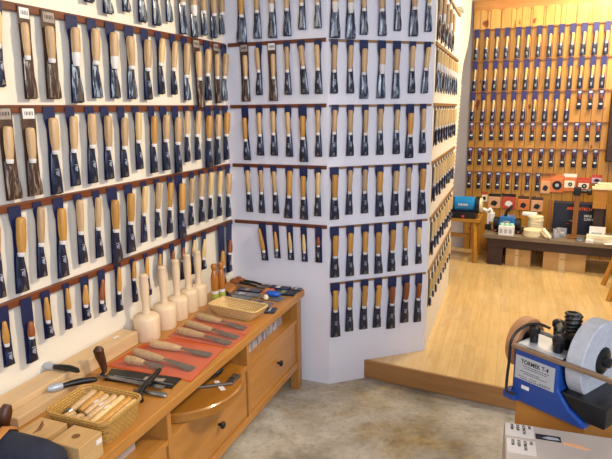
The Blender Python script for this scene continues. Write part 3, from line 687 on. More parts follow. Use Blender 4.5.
mallet('round beech mallet, middle one of the five standing mallets', .600, .418, .048, .116, .176)
mallet('round beech mallet, fourth from left in the standing row', .492, .424, .045, .117, .174)
mallet('round beech mallet at the corner end, beside the amber tools', .398, .424, .041, .116, .168)
for k, (s, dp, lb) in enumerate([(.362, .352, 'turned amber wooden tool standing in corner, left of a pair'), (.322, .335, 'turned amber wooden tool standing in corner, right of a pair')]):
    t = thing('turned_tool', lb, 'turned tool', chw(s, dp), 0, 'amber turned tools in the corner')
    q = .80
    MB().lathe([(.0, .0), (.023*q, .0), (.024*q, .05*q), (.022*q, .07*q)], 16).build('base', M['yellowgreen'], t, True)
    MB().lathe([(.0225*q, .07*q), (.0225*q, .088*q)], 16).build('white_band', M['label_white'], t, True)
    MB().lathe([(a*q, b*q) for a, b in [(.022, .088), (.025, .12), (.025, .17), (.018, .205), (.013, .22), (.019, .234), (.021, .248), (.016, .262), (0, .267)]], 16).build('shaft', M['amber'], t, True)

# stepped beech planks by the wall
o = MB().box(.915, 1.80, -.495, -.41, 0, .056).build('beech_plank', M['beech'], loc=chw(0, 0), rz=CROT, bevel=.003); tag(o, 'thick pale beech plank lying along wall behind a lower plank', 'plank')
mb = MB()
o = MB().box(1.29, 1.59, -.408, -.355, 0, .034).build('beech_plank', M['beech'], loc=chw(0, 0), rz=CROT, bevel=.003); tag(o, 'lower pale beech plank in front of the thick plank', 'plank')
for k, (s, a) in enumerate([(1.00, 0), (1.12, .1)]):
    o = MB().box(-.016, .016, -.007, .007, 0, .0008).build('price_label', M['label_white'], loc=chw(s, .455, HT+.0565), rz=CROT+a); tag(o, 'small white price label on thick plank, %s' % ('nearer the mallets' if k == 0 else 'further from the mallets'), 'label')

# two black-handled knives lying on the planks
for k, (s, dep, z, ang, lb) in enumerate([(1.318, .475, HT+.0565, 1.60, 'black-handled knife lying on the thick beech plank'), (1.392, .366, HT+.0355, 2.35, 'black-handled knife lying on the lower beech plank')]):
    t = thing('carving_knife', lb, 'knife', chw(s, dep, z), CROT + ang, 'black-handled knives on the planks')
    MB().tube([(-.0, 0, .011), (.03, .003, .012), (.07, .006, .012), (.105, .002, .011), (.115, -.002, .010)], [.008, .011, .012, .010, .006], 10).build('handle', M['black_plastic'], t, True)
    MB().tube([(-.045, -.004, .010), (-.02, -.002, .011), (.004, 0, .011)], [.009, .016, .012], 12).build('collar', M['plate_grey'], t, True)

# wicker basket with wooden handles
def basket(name, label, s, dep, lx, ly, h, mat, rot, taper=.82, thick=.007):
    t = thing(name, label, 'basket', chw(s, dep), CROT+rot)
    def ring(fx, z):
        pts = []
        a, b = lx/2*fx, ly/2*fx; rr = min(a, b)*.35
        for cx, cy, st in ((a-rr, b-rr, 0), (-a+rr, b-rr, PI/2), (-a+rr, -b+rr, PI), (a-rr, -b+rr, 3*PI/2)):
            for k in range(5): an = st + k*PI/8; pts.append((cx+rr*math.cos(an), cy+rr*math.sin(an), z))
        return pts
    rows = [ring(taper, 0), ring(taper+.04, h*.15), ring(.94, h*.6), ring(1, h), ring(1-2*thick/ly, h), ring(.94-2*thick/ly, h*.6), ring(taper+.04-2*thick/ly, h*.2), ring(taper-2*thick/ly, thick)]
    vs = [p for r in rows for p in r]; n = 20; fs = []
    for i in range(len(rows)-1):
        for k in range(n): fs.append((i*n+k, i*n+(k+1) % n, (i+1)*n+(k+1) % n, (i+1)*n+k))
    fs += [tuple(range(n))[::-1], tuple(range((len(rows)-1)*n, len(rows)*n))]
    MB().add(vs, fs).build('woven_body', mat, t, True, angle=1.0)
    rim = ring(1, h); rim = rim+[rim[0]]
    MB().tube(rim, thick*.75, 8).build('rim', mat, t, True)
    return t
basket('wicker_basket', 'rectangular wicker basket full of loose wooden tool handles', 1.497, .128, .185, .235, .08, M['wicker_gold'], 0, .86)
hl = [(-.076, .020, -.085, 'h_p', 'thick pale handle with steel end lying at basket back'), (-.046, .012, -.085, 'h_o', 'darker handle beside the steel-ended one in wicker basket'),
      (-.018, .022, -.075, 'h_p', 'pale labelled handle in middle of wicker basket'), (.010, .045, -.080, 'h_p', 'smooth light brown handle right of middle in basket'),
      (.038, .070, -.085, 'h_y', 'straight pale yellow handle, third from basket front edge'), (.0655, .074, -.085, 'h_o', 'golden amber handle second from basket front edge'), (.0935, .066, -.078, 'h_y', 'light handle nearest the basket front edge')]
BT = Vector(chw(1.497, .128))
for k, (v, xa, xb, mt, lb) in enumerate(hl):
    # v runs from the wall side to the front edge of the basket (local +Y)
    t = thing('turned_spindle', lb, 'tool handle', (BT.x, BT.y, BT.z), CROT, 'loose handles in the wicker basket')
    Th, hL = axisT((xb, v+.004, .066), (xa, v-.004, .052))
    r = .0132
    MB().lathe([(r*x, hL*y) for x, y in HANDLE_PROF], 12, Th).build('shaft', M[mt], t, True, angle=1.2)
    if k == 0: MB().lathe([(.009, hL), (.014, hL+.003), (.014, hL+.016), (.008, hL+.020), (0, hL+.02)], 12, Th).build('steel_cap', M['steel'], t, True)
    if k in (2, 3, 4): MB().box(-.012, .012, -.004, .004, -.0006, .0006, Tz(xb*.5+xa*.5, v, .059+.0133)).build('paper_label', M['label_white'], t)
for k, (x, y) in enumerate([(.066, -.062), (.070, -.026), (.074, .006)]):
    t = thing('turned_spindle', ['brown ball-ended handle stub at basket wall corner', 'brown stub end with drilled hole near basket end', 'short drilled stub behind the front basket handles'][k], 'tool handle', (BT.x, BT.y, BT.z), CROT, 'handle stubs in the wicker basket')
    Th, hL = axisT((x-.036, y, .048), (x+.004, y+.004, .058))
    MB().lathe([(.012, 0), (.0135, hL*.5), (.0125, hL*.9), (.009, hL), (0, hL)], 12, Th).build('shaft', M['h_p'], t, True)
    MB().lathe([(.004, hL), (.004, hL+.0006)], 10, Th).build('bore', M['dark_hole'], t, True)

# beech blocks
t = thing('wooden_block', 'square beech block with round hole and white label, before the basket', 'block', chw(1.655, .058), CROT, 'beech blocks by the basket')
MB().box(-.046, .046, -.050, .052, 0, .076).build('body', M['beech_shade'], t, bevel=.003)
MB().lathe([(.012, .0758), (.012, .0765)], 16).build('hole', M['dark_hole'], t)
MB().box(-.042, -.02, .0522, .0530, .045, .060).build('price_label', M['label_white'], t)
t = thing('wooden_block', 'beech block with curved split in its top, nearer the wall', 'block', chw(1.652, .185), CROT, 'beech blocks by the basket')
MB().box(-.046, .046, -.052, .050, 0, .074).build('body', M['beech_shade'], t, bevel=.003)
MB().tube([(-.03, -.03, .073), (-.01, -.012, .0745), (.012, .0, .0745), (.032, -.004, .073)], [.002, .006, .006, .002], 8, flat=.5).build('split', M['dark_hole'], t, True)

# navy tool roll with leather strap
t = thing('tool_roll', 'dark navy canvas tool roll with tan leather strap at sideboard near end', 'tool roll', chw(1.768, .15), CROT)
pts = [(0, -.20, .058), (0, -.15, .060), (0, -.05, .062), (0, .06, .062), (.004, .115, .058), (.006, .135, .052)]
MB().tube(pts, [.05, .057, .060, .060, .055, .040], 18).build('canvas_body', M['navy_cloth'], t, True)
pts = [(.085, -.20, .045), (.085, 0, .047), (.085, .10, .045), (.085, .12, .044)]
MB().tube(pts, [.040, .045, .043, .03], 16).build('rolled_end', M['navy_cloth'], t, True)
MB().tube([(-.066, -.07, .05), (-.050, -.065, .106), (-.015, -.055, .128), (.03, -.04, .126), (.085, -.03, .10)], [.012]*5, 8, flat=.3).build('strap', M['leather_tan'], t, True)
t = thing('drawknife', 'dark horn-shaped handle standing behind navy tool roll at left edge', 'drawknife', chw(1.655, .325), CROT)
MB().tube([(0, 0, 0.012), (.01, 0, .03), (.012, .004, .07), (.004, .008, .105), (-.006, .01, .122)], [.012, .016, .019, .021, .012], 12).build('handle', M['h_k'], t, True)
MB().box(-.03, .012, -.012, .012, .0, .012).build('ferrule', M['steel_dull'], t, bevel=.002)

# bagged gouges on red-orange sheets
def sheet(label, pts, gouges, lift, outline=None):
    c = Vector((sum(p[0] for p in pts)/4, sum(p[1] for p in pts)/4))
    t = thing('gouge_packet', label, 'gouge packet', chw(c.x, c.y, HT+lift), CROT, 'bagged gouges on orange sheets')
    loc = lambda s, d, z=0: (s-c.x, -(d-c.y), z)
    P = [loc(*p)[:2] for p in pts]
    MB().prism([loc(*p)[:2] for p in outline] if outline else P, 0, .0016).build('orange_sheet', M['orange_sheet'], t)
    for (s0_, d0_, s1_, d1_, mt) in gouges:
        r = .0170
        p = Vector(loc(s0_, d0_, .0025+r)); q = Vector(loc(s1_, d1_, .0045)); L = (q-p).length
        f = .52
        e = p + (q-p)*f; e.z = .0025+r*.8
        Th, hL = axisT(p, e)
        g = MB().lathe([(r*a, hL*b) for a, b in HANDLE_PROF], 12, Th).build('gouge_handle', M[mt], t, True, angle=1.2)
        dv = (q-p).normalized(); sd = Vector((-dv.y, dv.x, 0)).normalized()
        e2 = e + dv*.0; 
        wv = [( .007, 0), (.012, .2), (.017, .55), (.021, .9), (.018, 1.0)]
        vs = []
        for hw, tt in wv:
            m = e2 + (q-e2)*tt
            m.z = max(.004, e2.z*(1-tt)+.004*tt)
            vs += [tuple(m - sd*hw + Vector((0, 0, .003))), tuple(m), tuple(m + sd*hw + Vector((0, 0, .003))), tuple(m + Vector((0, 0, .003)))]
        fs = []
        for i in range(len(wv)-1):
            for k in range(4): fs.append((i*4+k, i*4+(k+1) % 4, i*4+4+(k+1) % 4, i*4+4+k))
        fs += [(0, 1, 2, 3), (16, 19, 18, 17)]
        MB().add(vs, fs).build('gouge_blade', M['gouge_dark'], t)
    # clear bag laid over the tools
    nx, ny = 13, 9; vs = []; fs = []
    rnd = random.Random(len(label))
    for i in range(nx+1):
        for j in range(ny+1):
            a, b = i/nx, j/ny
            p = (Vector(P[0])*(1-a)+Vector(P[1])*a)*(1-b) + (Vector(P[3])*(1-a)+Vector(P[2])*a)*b
            edge = min(a, 1-a, b, 1-b)
            vs.append((p.x, p.y, .002 + (.033*min(1, edge*5))*(.9+.12*rnd.random()) * (1-.35*b)))
    for i in range(nx):
        for j in range(ny): q = i*(ny+1)+j; fs.append((q, q+1, q+ny+2, q+ny+1))
    MB().add(vs, fs).build('clear_bag', M['film'], t, True, angle=3.2)
    return t
sheet('three gouges bagged on red-orange sheet nearest the black blade pack', [(1.13, .385), (.845, .335), (.845, .035), (1.13, .015)], [(.935, .335, .93, .05, 'h_p'), (1.025, .35, 1.06, .05, 'h_p'), (1.095, .335, 1.09, .17, 'h_p')], .0006, [(1.14, .395), (.925, .385), (.850, .338), (.818, .30), (.840, .035), (1.14, .008)])
sheet('two gouges bagged on red-orange sheet, middle sheet of three', [(.812, .335), (.640, .34), (.690, .01), (.834, .015)], [(.772, .31, .800, .03, 'h_p'), (.690, .32, .735, .03, 'h_p')], .0006)
sheet('single gouge bagged on red-orange sheet beside the shallow wicker tray', [(.634, .345), (.540, .34), (.575, .04), (.684, .015)], [(.590, .325, .630, .045, 'h_p')], .0006)

# black blade packets and drawknife beside the basket
t = thing('blade_packet', 'flat black packet of blades lying beside the red-orange sheet', 'blade packet', chw(1.189, .20, HT+.0005), CROT+.06)
MB().prism([(-.045, .15), (.03, .155), (.045, -.12), (-.04, -.15)], 0, .007).build('packet', M['black_plastic'], t, bevel=.002)
MB().prism([(-.02, .10), (.004, .10), (.008, .02), (-.016, .02)], .0072, .0078).build('printed_panel', M['card_grey'], t)
MB().box(.012, .018, -.10, .15, .0072, .010).build('steel_edge', M['steel'], t)
t = thing('drawknife', 'drawknife with upright dark wooden handle and long blade beside packets', 'drawknife', chw(1.205, .345, HT), CROT)
MB().tube([(0, 0, .012), (-.004, -.004, .03), (.0, -.006, .055), (.008, -.008, .085), (.012, -.008, .108), (.010, -.008, .120)], [.008, .012, .015, .018, .0195, .010], 14).build('handle', M['h_k'], t, True)
MB().prism([(.012, -.01), (.030, -.01), (.034, .28), (.012, .28)], .009, .0125).build('blade', M['steel'], t, bevel=.001)
MB().tube([(.0, -.002, .013), (.02, .0, .011)], .006, 8).build('tang', M['black_metal'], t, True)
t = thing('spokeshave', 'black tool bar lying crosswise over the steel blades by basket', 'tool bar', chw(1.24, .13, HT+.014), CROT)
MB().tube([(-.10, -.015, .012), (-.03, 0, .010), (.045, .012, .010), (.085, .035, .008), (.10, .055, .002)], [.009, .011, .011, .010, .008], 10).build('bar', M['black_plastic'], t, True)
t = thing('loose_gouge', 'bright steel gouge blade lying loose near the front edge', 'blade', chw(1.268, .085, HT), CROT+.08)
MB().tube([(.0, -.05, .008), (.002, 0, .009), (.0, .045, .007), (-.002, .055, .006)], [.006, .010, .012, .008], 10, flat=.6).build('blade', M['steel'], t, True)
MB().tube([(.0, -.05, .008), (0, -.075, .008)], [.006, .004], 8).build('tang', M['steel_dull'], t, True)

# shallow wicker tray
basket('wicker_tray', 'shallow pale wicker tray lying before the mallets', .470, .165, .125, .275, .052, M['wicker_pale'], -.13, .74, .006)

# tool packets heaped at the corner end
def packet(name, label, s, dep, lx, ly, h, rot, mat, z=0, band=None, grp='packets heaped at the sideboard corner end'):
    t = thing(name, label, 'packet', chw(s, dep, HT+.0004+z), CROT+rot, grp)
    MB().prism([(-lx/2, -ly/2), (lx/2, -ly/2*.96), (lx/2*.94, ly/2), (-lx/2*.97, ly/2*.98)], 0, h).build('sleeve', mat, t, bevel=min(.002, h*.4))
    if band: MB().box(-lx*.35, lx*.30, -ly*.18, ly*.02, h, h+.0008).build('printed_label', band, t)
    return t
packet('tool_packet', 'grey film packet lying behind wicker tray, nearest the mallets', .270, .290, .064, .18, .012, -.05, M['green_grey'], 0, M['card_grey'])
packet('tool_packet', 'grey film packet beside the tan leather sheath', .198, .270, .050, .18, .010, .0, M['green_grey'], 0, M['plate_grey'])
packet('tool_packet', 'navy blade packet in middle of the heap', .128, .275, .05, .14, .010, -.05, M['sleeve_navy'], 0, M['card_grey'])
packet('tool_packet', 'navy packet with white label near panel, back row', .040, .130, .05, .12, .012, .02, M['card_navy'], 0, M['label_white'])
packet('tool_packet', 'dark packet with green print near the front corner', .105, .072, .070, .115, .010, .08, M['navy_box'], 0, M['green'])
packet('tool_packet', 'dark flat packet at the very front corner of sideboard', .026, .036, .045, .055, .008, .05, M['sleeve_navy'], 0, M['plate_grey'])
packet('tool_packet', 'grey foil packet under the blue plastic tool', .195, .105, .075, .12, .006, -.2, M['green_grey'], 0, None)
packet('tool_packet', 'grey packet lying alone between blue tool and wicker tray', .300, .125, .065, .12, .007, -.15, M['green_grey'], 0, M['card_navy'])
packet('tool_packet', 'crumpled dark foil packet right of the wicker tray', .375, .035, .07, .055, .008, .2, M['sleeve_navy'], 0, M['plate_grey'])
packet('tool_packet', 'orange twiggy packet in the middle behind blue plastic tool', .110, .165, .055, .05, .014, .2, M['orange_pack'], 0, None)
for k, (s, dep, lb) in enumerate([(.028, .42, 'long dark gouge with brown knob handle against corner panel'), (.070, .43, 'long dark gouge with brown knob handle, further from panel')]):
    t = thing('long_gouge', lb, 'gouge', chw(s, dep-.02, HT), CROT+.03, 'long knob-handled gouges')
    MB().lathe([(0, -.012), (.012, -.010), (.019, .004), (.018, .018), (.010, .032), (.008, .045)], 14, Tz(0, 0, .026, rx=-PI/2)).build('knob_handle', M['h_r'], t, True)
    MB().tube([(0, .04, .022), (.0, .10, .018), (0, .15, .010)], [.008, .008, .006], 8).build('shaft', M['black_metal'], t, True)
    MB().prism([(-.008, .145), (.008, .145), (.011, .20), (-.011, .20)], .005, .010).build('blade', M['steel_dull'], t)
t = thing('leather_sheath', 'tan leather sheath with pointed tail leaning on the packets', 'sheath', chw(.195, .385, HT), CROT+.1)
MB().prism([(.045, .0), (.03, .045), (-.02, .05), (-.06, .03), (-.075, -.005), (-.05, -.028), (0, -.02), (.02, -.03)], .012, .032, Matrix.Rotation(.12, 4, 'Y')).build('pouch', M['leather_tan'], t, bevel=.006)
MB().tube([(.04, .02, .016), (.07, .05, .012), (.09, .085, .008)], [.012, .008, .004], 8).build('dark_tip', M['black_plastic'], t, True)
t = thing('plastic_tool', 'bright cobalt blue plastic tool with pale knob on grey packet', 'plastic tool', chw(.195, .115, HT+.0070), CROT+.3)
MB().tube([(-.035, -.02, .014), (-.01, -.012, .018), (.0, .01, .018), (-.004, .035, .014), (-.02, .048, .010)], [.010, .018, .020, .017, .008], 12, flat=.8).build('body', M['blue_plastic'], t, True)
MB().lathe([(0, 0), (.012, .001), (.015, .010), (.010, .022), (0, .024)], 12, Tz(.035, -.022, 0)).build('pale_knob', M['cream'], t, True)
t = thing('wooden_pick', 'small pale-ended pick lying beside the wicker tray end', 'pick', chw(.345, .075, HT), CROT-.4)
MB().tube([(-.02, -.05, .008), (0, -.01, .009), (.01, .02, .008)], [.006, .008, .004], 8).build('handle', M['h_y'], t, True)
MB().tube([(.01, .02, .008), (.015, .055, .006)], [.0035, .0025], 8).build('point', M['black_metal'], t, True)

# ------------------------------------------------------------------ wet grinder in the right foreground
GA = math.atan2(-.809, .588)
GX, GY, GZ = .564, 1.417, .762
# support crate under it (local X along the machine shaft, +Y away from the viewer)
o = MB().box(.004, .20, .012, .30, 0, GZ-.001).build('cardboard_carton', M['cardboard_brown'], loc=(GX, GY, 0), rz=GA, bevel=.004); tag(o, 'orange-brown carton standing under the blue wet grinder', 'carton')
t = thing('wet_grinder', 'blue wet grinding machine with big grey stone wheel on carton', 'grinder', (GX, GY, GZ), GA)
HB = .155
T = Matrix(((0,0,1,0),(1,0,0,0),(0,1,0,0),(0,0,0,1)))
TXZ = Matrix(((1,0,0,0),(0,0,1,0),(0,1,0,0),(0,0,0,1)))
MB().prism([(.0, .0), (.205, .0), (.198, .018), (.160, .040), (.130, .075), (.128, HB), (0, HB)], -.006, .135, TXZ).build('housing', M['blue_paint'], t, bevel=.006)
MB().prism([(.134, .076), (.166, .041), (.206, .020), (.250, .020), (.250, .078)], .0, .16, TXZ).build('water_trough', M['black_plastic'], t, bevel=.004)
MB().box(-.02, .02, -.018, .02, 0, .025).build('foot', M['blue_paint'], t, bevel=.006)
wx, wy, wz, wr = .138, .106, .146, .104
Tw = Tz(wx, wy, wz, ry=PI/2)
MB().lathe([(.03, 0), (wr-.004, 0), (wr, .003), (wr, .041), (wr-.004, .044), (.03, .044)], 56, Tw).build('grinding_wheel', M['stone'], t, True, angle=.5)
MB().lathe([(.0, .0), (.037, 0), (.037, .046), (.030, .050), (.014, .052), (.013, .064), (0, .066)], 32, Tw).build('hub', M['black_plastic'], t, True, angle=.6)
MB().tube([(-.035, wy, wz-.01), (wx, wy, wz-.01)], .006, 8).build('shaft', M['steel'], t, True)
Tl = Tz(-.048, .095, .128, ry=PI/2)
lw = MB().lathe([(.03, 0), (.070, 0), (.0725, .003), (.0725, .030), (.070, .033), (.03, .033)], 44, Tl).build('honing_wheel', M['leather'], t, True, angle=.5); lw['label'] = 'tan leather honing wheel'
MB().lathe([(0, .031), (.052, .031), (.050, .0345), (.02, .037), (.012, .045), (0, .045)], 32, Tl).build('honing_wheel_disc', M['black_plastic'], t, True, angle=.6)
b = MB().box(-.006, .30, -.013, .0005, HB-.005, HB+.007).build('support_bar', wood('bar_brown', '#6E5640', '#8E745A', 'X', .35), t, bevel=.003)
MB().box(.0, .128, .005, .13, HB, HB+.006).build('top_plate', M['plate_grey'], t, bevel=.002)
MB().tube([(.03, .055, HB+.035), (.105, .04, HB+.04)], .0055, 10).build('jig_rod', M['steel'], t, True)
for (x, y, z, r) in ((.025, .045, HB+.03, .015), (.100, .035, HB+.030, .016), (.06, .10, HB+.045, .016)):
    MB().lathe([(r*.7, -.025), (r*.75, 0), (r, .004), (r, .016), (r*.6, .022), (0, .023)], 14, Tz(x, y, z)).build('knob', M['black_plastic'], t, True)
MB().tube([(.075, .085, HB), (.075, .085, HB+.05), (.06, .10, HB+.06)], .010, 10).build('clamp_post', M['steel_dull'], t, True)
MB().box(.066, .124, .06, .115, HB, HB+.045).build('clamp_block', M['black_plastic'], t, bevel=.008)
# coiled flex and the cable down the side
pts = []
for k in range(40):
    a = k*.8; pts.append((0.104+.018*math.cos(a)*1.0, .092+.020*math.sin(a), HB+.048+.0014*k))
MB().tube(pts, .0048, 6).build('coiled_flex', M['black_plastic'], t, True)
pts = [(.06, .06, HB+.052), (.03, .05, HB+.058), (.0, .03, HB+.045), (-.010, -.004, HB+.015), (-.009, -.012, HB-.05), (-.007, -.020, .05), (-.002, -.024, .028), (.012, -.024, .026), (.024, -.020, .026)]
def smoothpts(P, n=6):
    P = [Vector(p) for p in P]; out = []
    for i in range(len(P)-1):
        a, b2, c, d = P[max(i-1, 0)], P[i], P[i+1], P[min(i+2, len(P)-1)]
        for k in range(n):
            u = k/n; out.append(.5*((2*b2)+(c-a)*u+(2*a-5*b2+4*c-d)*u*u+(3*b2-a-3*c+d)*u**3))
    return out + [P[-1]]
MB().tube(smoothpts(pts), .004, 8).build('power_cable', M['black_plastic'], t, True)
TP = Matrix.Translation((0, -.006, .046)) @ Matrix.Rotation(PI/2, 4, 'X')
pl = MB().box(.008, .120, .022, .088, .0002, .0016, TP).build('nameplate', M['plate_grey'], t)
lettering('TORMEK T-4', .0165, M['ink'], pl, TP @ Matrix.Translation((.064, .074, .0018)), depth=.0003, sx=.84, bold=.0003)
mb = MB()
for k, (x0, x1, y) in enumerate([(.030, .105, .0630), (.034, .100, .0575), (.024, .08, .047), (.034, .10, .042), (.020, .044, .032), (.052, .072, .032), (.08, .112, .030), (.024, .11, .026)]):
    x = x0
    while x < x1:
        w_ = .0035 + .004*random.random(); mb.box(x, min(x1, x+w_), y-.0009, y+.0009, .0016, .0019, TP); x += w_+.0018
mb.build('small_print', M['ink'], pl)
MB().box(.030, .052, -.003, .007, .0002, .0014, TP).build('white_sticker', M['label_white'], t)
# printed carton in front of the grinder
KX, KY = .489, 1.268
KA = math.atan2(-.045, .118) ; KA = math.atan2(1.163-1.236, .700-.479)
t = thing('printed_carton', 'grey printed cardboard carton in the right foreground before the grinder', 'carton', (KX, KY, 0), KA)
KZ = .782
MB().box(0, .50, -.26, -.006, 0, KZ).build('body', M['cardboard_grey'], t, bevel=.003)
fl = MB().box(.002, .067, -.064, -.010, KZ, KZ+.0012).build('white_panel', M['carton_panel'], t)
fl2 = MB().box(.004, .067, -.135, -.078, KZ, KZ+.0012).build('white_panel', M['carton_panel'], t)
for pan, y0 in ((fl, -.0125), (fl2, -.0805)):
    for k, w_ in enumerate(['DAS', 'ULTIMATIVE', 'SCHLEIF-', 'SYSTEM']):
        lettering(w_, .0092, M['ink'], pan, Matrix.Translation((.058-k*.0135, y0, KZ+.0014)) @ Matrix.Rotation(-PI/2, 4, 'Z'), align='LEFT', depth=.0002, sx=.80, bold=.00025)
ph = MB().box(.070, .125, -.062, -.040, KZ+.0002, KZ+.0012).build('photo_strip', M['ink'], t)
MB().prism([(.084, -.055), (.098, -.047), (.118, -.048), (.122, -.056), (.10, -.059)], KZ+.0013, KZ+.0018).build('pictured_tool', M['plate_grey'], ph)
MB().prism([(.128, -.058), (.165, -.062), (.185, -.074), (.172, -.078), (.128, -.068)], KZ+.0002, KZ+.0012).build('pictured_blade', M['peach_pack'], t)

# ------------------------------------------------------------------ stool with bench grinder at the back left
t = thing('wooden_stool', 'amber pine trestle stool standing beside the bay side panel', 'stool', (1.515, 5.30, FLOOR2), math.radians(-24))
SH = .407
MB().box(-.26, .17, -.13, .17, SH-.032, SH).build('seat', M['stool_wood'], t, bevel=.004)
for x in (-.20, .115):
    for y, e in ((-.10, -.155), (.12, .165)):
        MB().tube([(x, y, SH-.032), (x+(.03 if x > 0 else -.03), e, 0.0)], .026, 4).build('leg', M['stool_wood'], t)
    MB().box(x-.015, x+.015, -.10, .12, .19, .24).build('cross_rail', M['stool_wood'], t)
MB().box(-.20, .115, -.005, .025, .20, .235).build('stretcher', M['stool_wood'], t)
def bench_grinder(name, label, loc, rz, paint, sc=1.0, wheels=True):
    t = thing(name, label, 'grinder', loc, rz)
    f = sc
    MB().prism([(-.115*f, -.075*f), (.115*f, -.075*f), (.125*f, .06*f), (-.125*f, .06*f)], 0, .066*f).build('base', M['black_plastic'], t, bevel=.008*f)
    MB().lathe([(.0, -.10*f), (.055*f, -.10*f), (.070*f, -.08*f), (.070*f, .08*f), (.055*f, .10*f), (0, .10*f)], 32, Tz(0, 0, .132*f, ry=PI/2)).build('motor_housing', paint, t, True, angle=.6)
    MB().box(-.05*f, .05*f, -.055*f, .04*f, .04*f, .08*f).build('pedestal', M['black_plastic'], t, bevel=.004)
    for sx in (-1, 1):
        MB().lathe([(.0, -.018*f), (.072*f, -.018*f), (.078*f, -.012*f), (.078*f, .016*f), (.070*f, .02*f), (0, .02*f)], 32, Tz(sx*.122*f, 0, .125*f, ry=PI/2)).build('wheel_guard', M['black_plastic'], t, True, angle=.6)
        MB().lathe([(.0, -.014*f), (.066*f, -.014*f), (.066*f, .014*f), (0, .014*f)], 32, Tz(sx*.150*f, 0, .125*f, ry=PI/2)).build('abrasive_wheel', M['cream'], t, True, angle=.6)
    mb = MB()
    for k in range(7): mb.box((-.048+k*.013)*f, (-.040+k*.013)*f, -.0715*f, -.05*f, .122*f, .142*f)
    mb.build('printed_mark', M['label_white'], t)
    MB().box(-.012*f, .012*f, -.080*f, -.07*f, .012*f, .032*f).build('switch', M['red_pack'], t)
    return t
bench_grinder('bench_grinder', 'bright blue bench grinder with black base on the pine stool', (1.505, 5.245, FLOOR2+SH), math.radians(-22), M['cyan_paint'], 1.0)

# ------------------------------------------------------------------ low dark bench below the pine wall
TA = math.radians(-27.5)
TO = Vector((1.685, 5.045))
TU = Vector((math.cos(TA), math.sin(TA))); TN = Vector((-TU.y, TU.x))
TH_ = .285
def tw(u, v, z=FLOOR2+TH_): p = TO + TU*u + TN*v; return (p.x, p.y, z)
t = thing('low_bench', 'low dark brown bench with worn top below the pine wall', 'bench', (TO.x, TO.y, FLOOR2), TA)
MB().box(-.05, 1.30, -.02, .50, TH_-.035, TH_).build('bench_top', M['bench_top'], t, bevel=.004)
MB().box(-.01, 1.26, .0, .03, TH_-.115, TH_-.035).box(-.01, 1.26, .43, .46, TH_-.115, TH_-.035).build('apron', M['dark_wood'], t, bevel=.003)
for u in (0, 1.10):
    for v in (.005, .40):
        MB().box(u, u+.13, v, v+.06, 0, TH_-.115+.01).build('leg', M['dark_wood'], t, bevel=.003)
for k, (u, w_, h_, lb) in enumerate([(.155, .215, .158, 'smaller plain cardboard box under left half of dark bench'), (.475, .345, .165, 'long cardboard box under the dark bench, right of smaller box')]):
    t = thing('cardboard_box', lb, 'box', tw(u, .035, FLOOR2), TA, 'cardboard boxes under the bench')
    MB().box(0, w_, 0, .25, 0, h_).build('carton', M['cardboard'], t, bevel=.003)
    MB().box(w_*.38, w_*.52, -.0008, .0, .0, h_).build('tape', plain('pale_tape', '#C8AC7C', '#D4BA8C', .35), t)
    mb = MB()
    for q in range(6): mb.box(w_*.5+q*.012-.03, w_*.5+q*.012-.023, -.0014, -.0008, h_*.60, h_*.66)
    mb.build('printed_mark', M['brown_wood'], t)

# second machine with jig and hose
t = thing('sharpening_machine', 'dark blue sharpening machine with black arm standing on the bench', 'grinder', tw(.135, .17), TA)
MB().box(-.10, .14, -.07, .10, 0, .035).build('base', M['black_plastic'], t, bevel=.006)
MB().prism([(-.07, .03), (.07, .03), (.078, .09), (.06, .15), (-.06, .15), (-.078, .09)], -.06, .08, Matrix(((1,0,0,0),(0,0,1,0),(0,1,0,0),(0,0,0,1)))).build('motor_housing', M['deep_blue'], t, bevel=.010)
MB().tube(smoothpts([(-.02, 0, .15), (-.01, .0, .19), (.015, .0, .22), (.03, .01, .245)]), .014, 10).build('arm', M['black_plastic'], t, True)
for sx in (-1, 1):
    MB().lathe([(0, -.02), (.06, -.02), (.06, .02), (0, .02)], 28, Tz(sx*.098, 0, .075, ry=PI/2)).build('wheel_guard', M['black_plastic'], t, True, angle=.6)
MB().box(-.03, .03, -.062, -.058, .085, .115).build('printed_mark', M['plate_grey'], t)
for x in (-.095, .11): MB().lathe([(.008, 0), (.008, .01), (0, .011)], 10, Tz(x, -.071, .018, rx=PI/2)).build('knob', M['red_pack'], t, True)
t = thing('sharpening_jig', 'white sharpening jig with angled arm left of blue machine', 'jig', tw(-.050, .215), TA)
MB().box(-.02, .035, -.03, .03, .0, .05).build('base', M['black_plastic'], t, bevel=.004)
MB().box(-.005, .012, -.012, .012, .05, .155).build('post', M['white_paper'], t, bevel=.003)
MB().box(.016, .060, -.022, .02, .075, .165).build('housing', M['white_paper'], t, bevel=.006)
MB().tube([(-.05, 0, .195), (-.01, 0, .175), (.02, 0, .20), (.035, 0, .17)], [.016, .018, .016, .014], 10).build('arm', M['white_paper'], t, True)
t = thing('bottle_carton', 'white carton holding mint green topped bottles in front of machine', 'carton', tw(.150, .025), TA)
MB().box(-.065, .065, -.03, .045, 0, .085).build('carton', M['white_paper'], t, bevel=.002)
for k in range(3): MB().lathe([(.020, .085), (.021, .098), (.015, .108), (0, .110)], 18, Tz(-.042+.042*k, .008, 0)).build('bottle_top', M['mint'], t, True)
mb = MB()
for k in range(3): mb.box(-.055+.04*k, -.030+.04*k, -.0312, -.0300, .02, .06)
mb.build('printed_mark', M['plate_grey'], t)
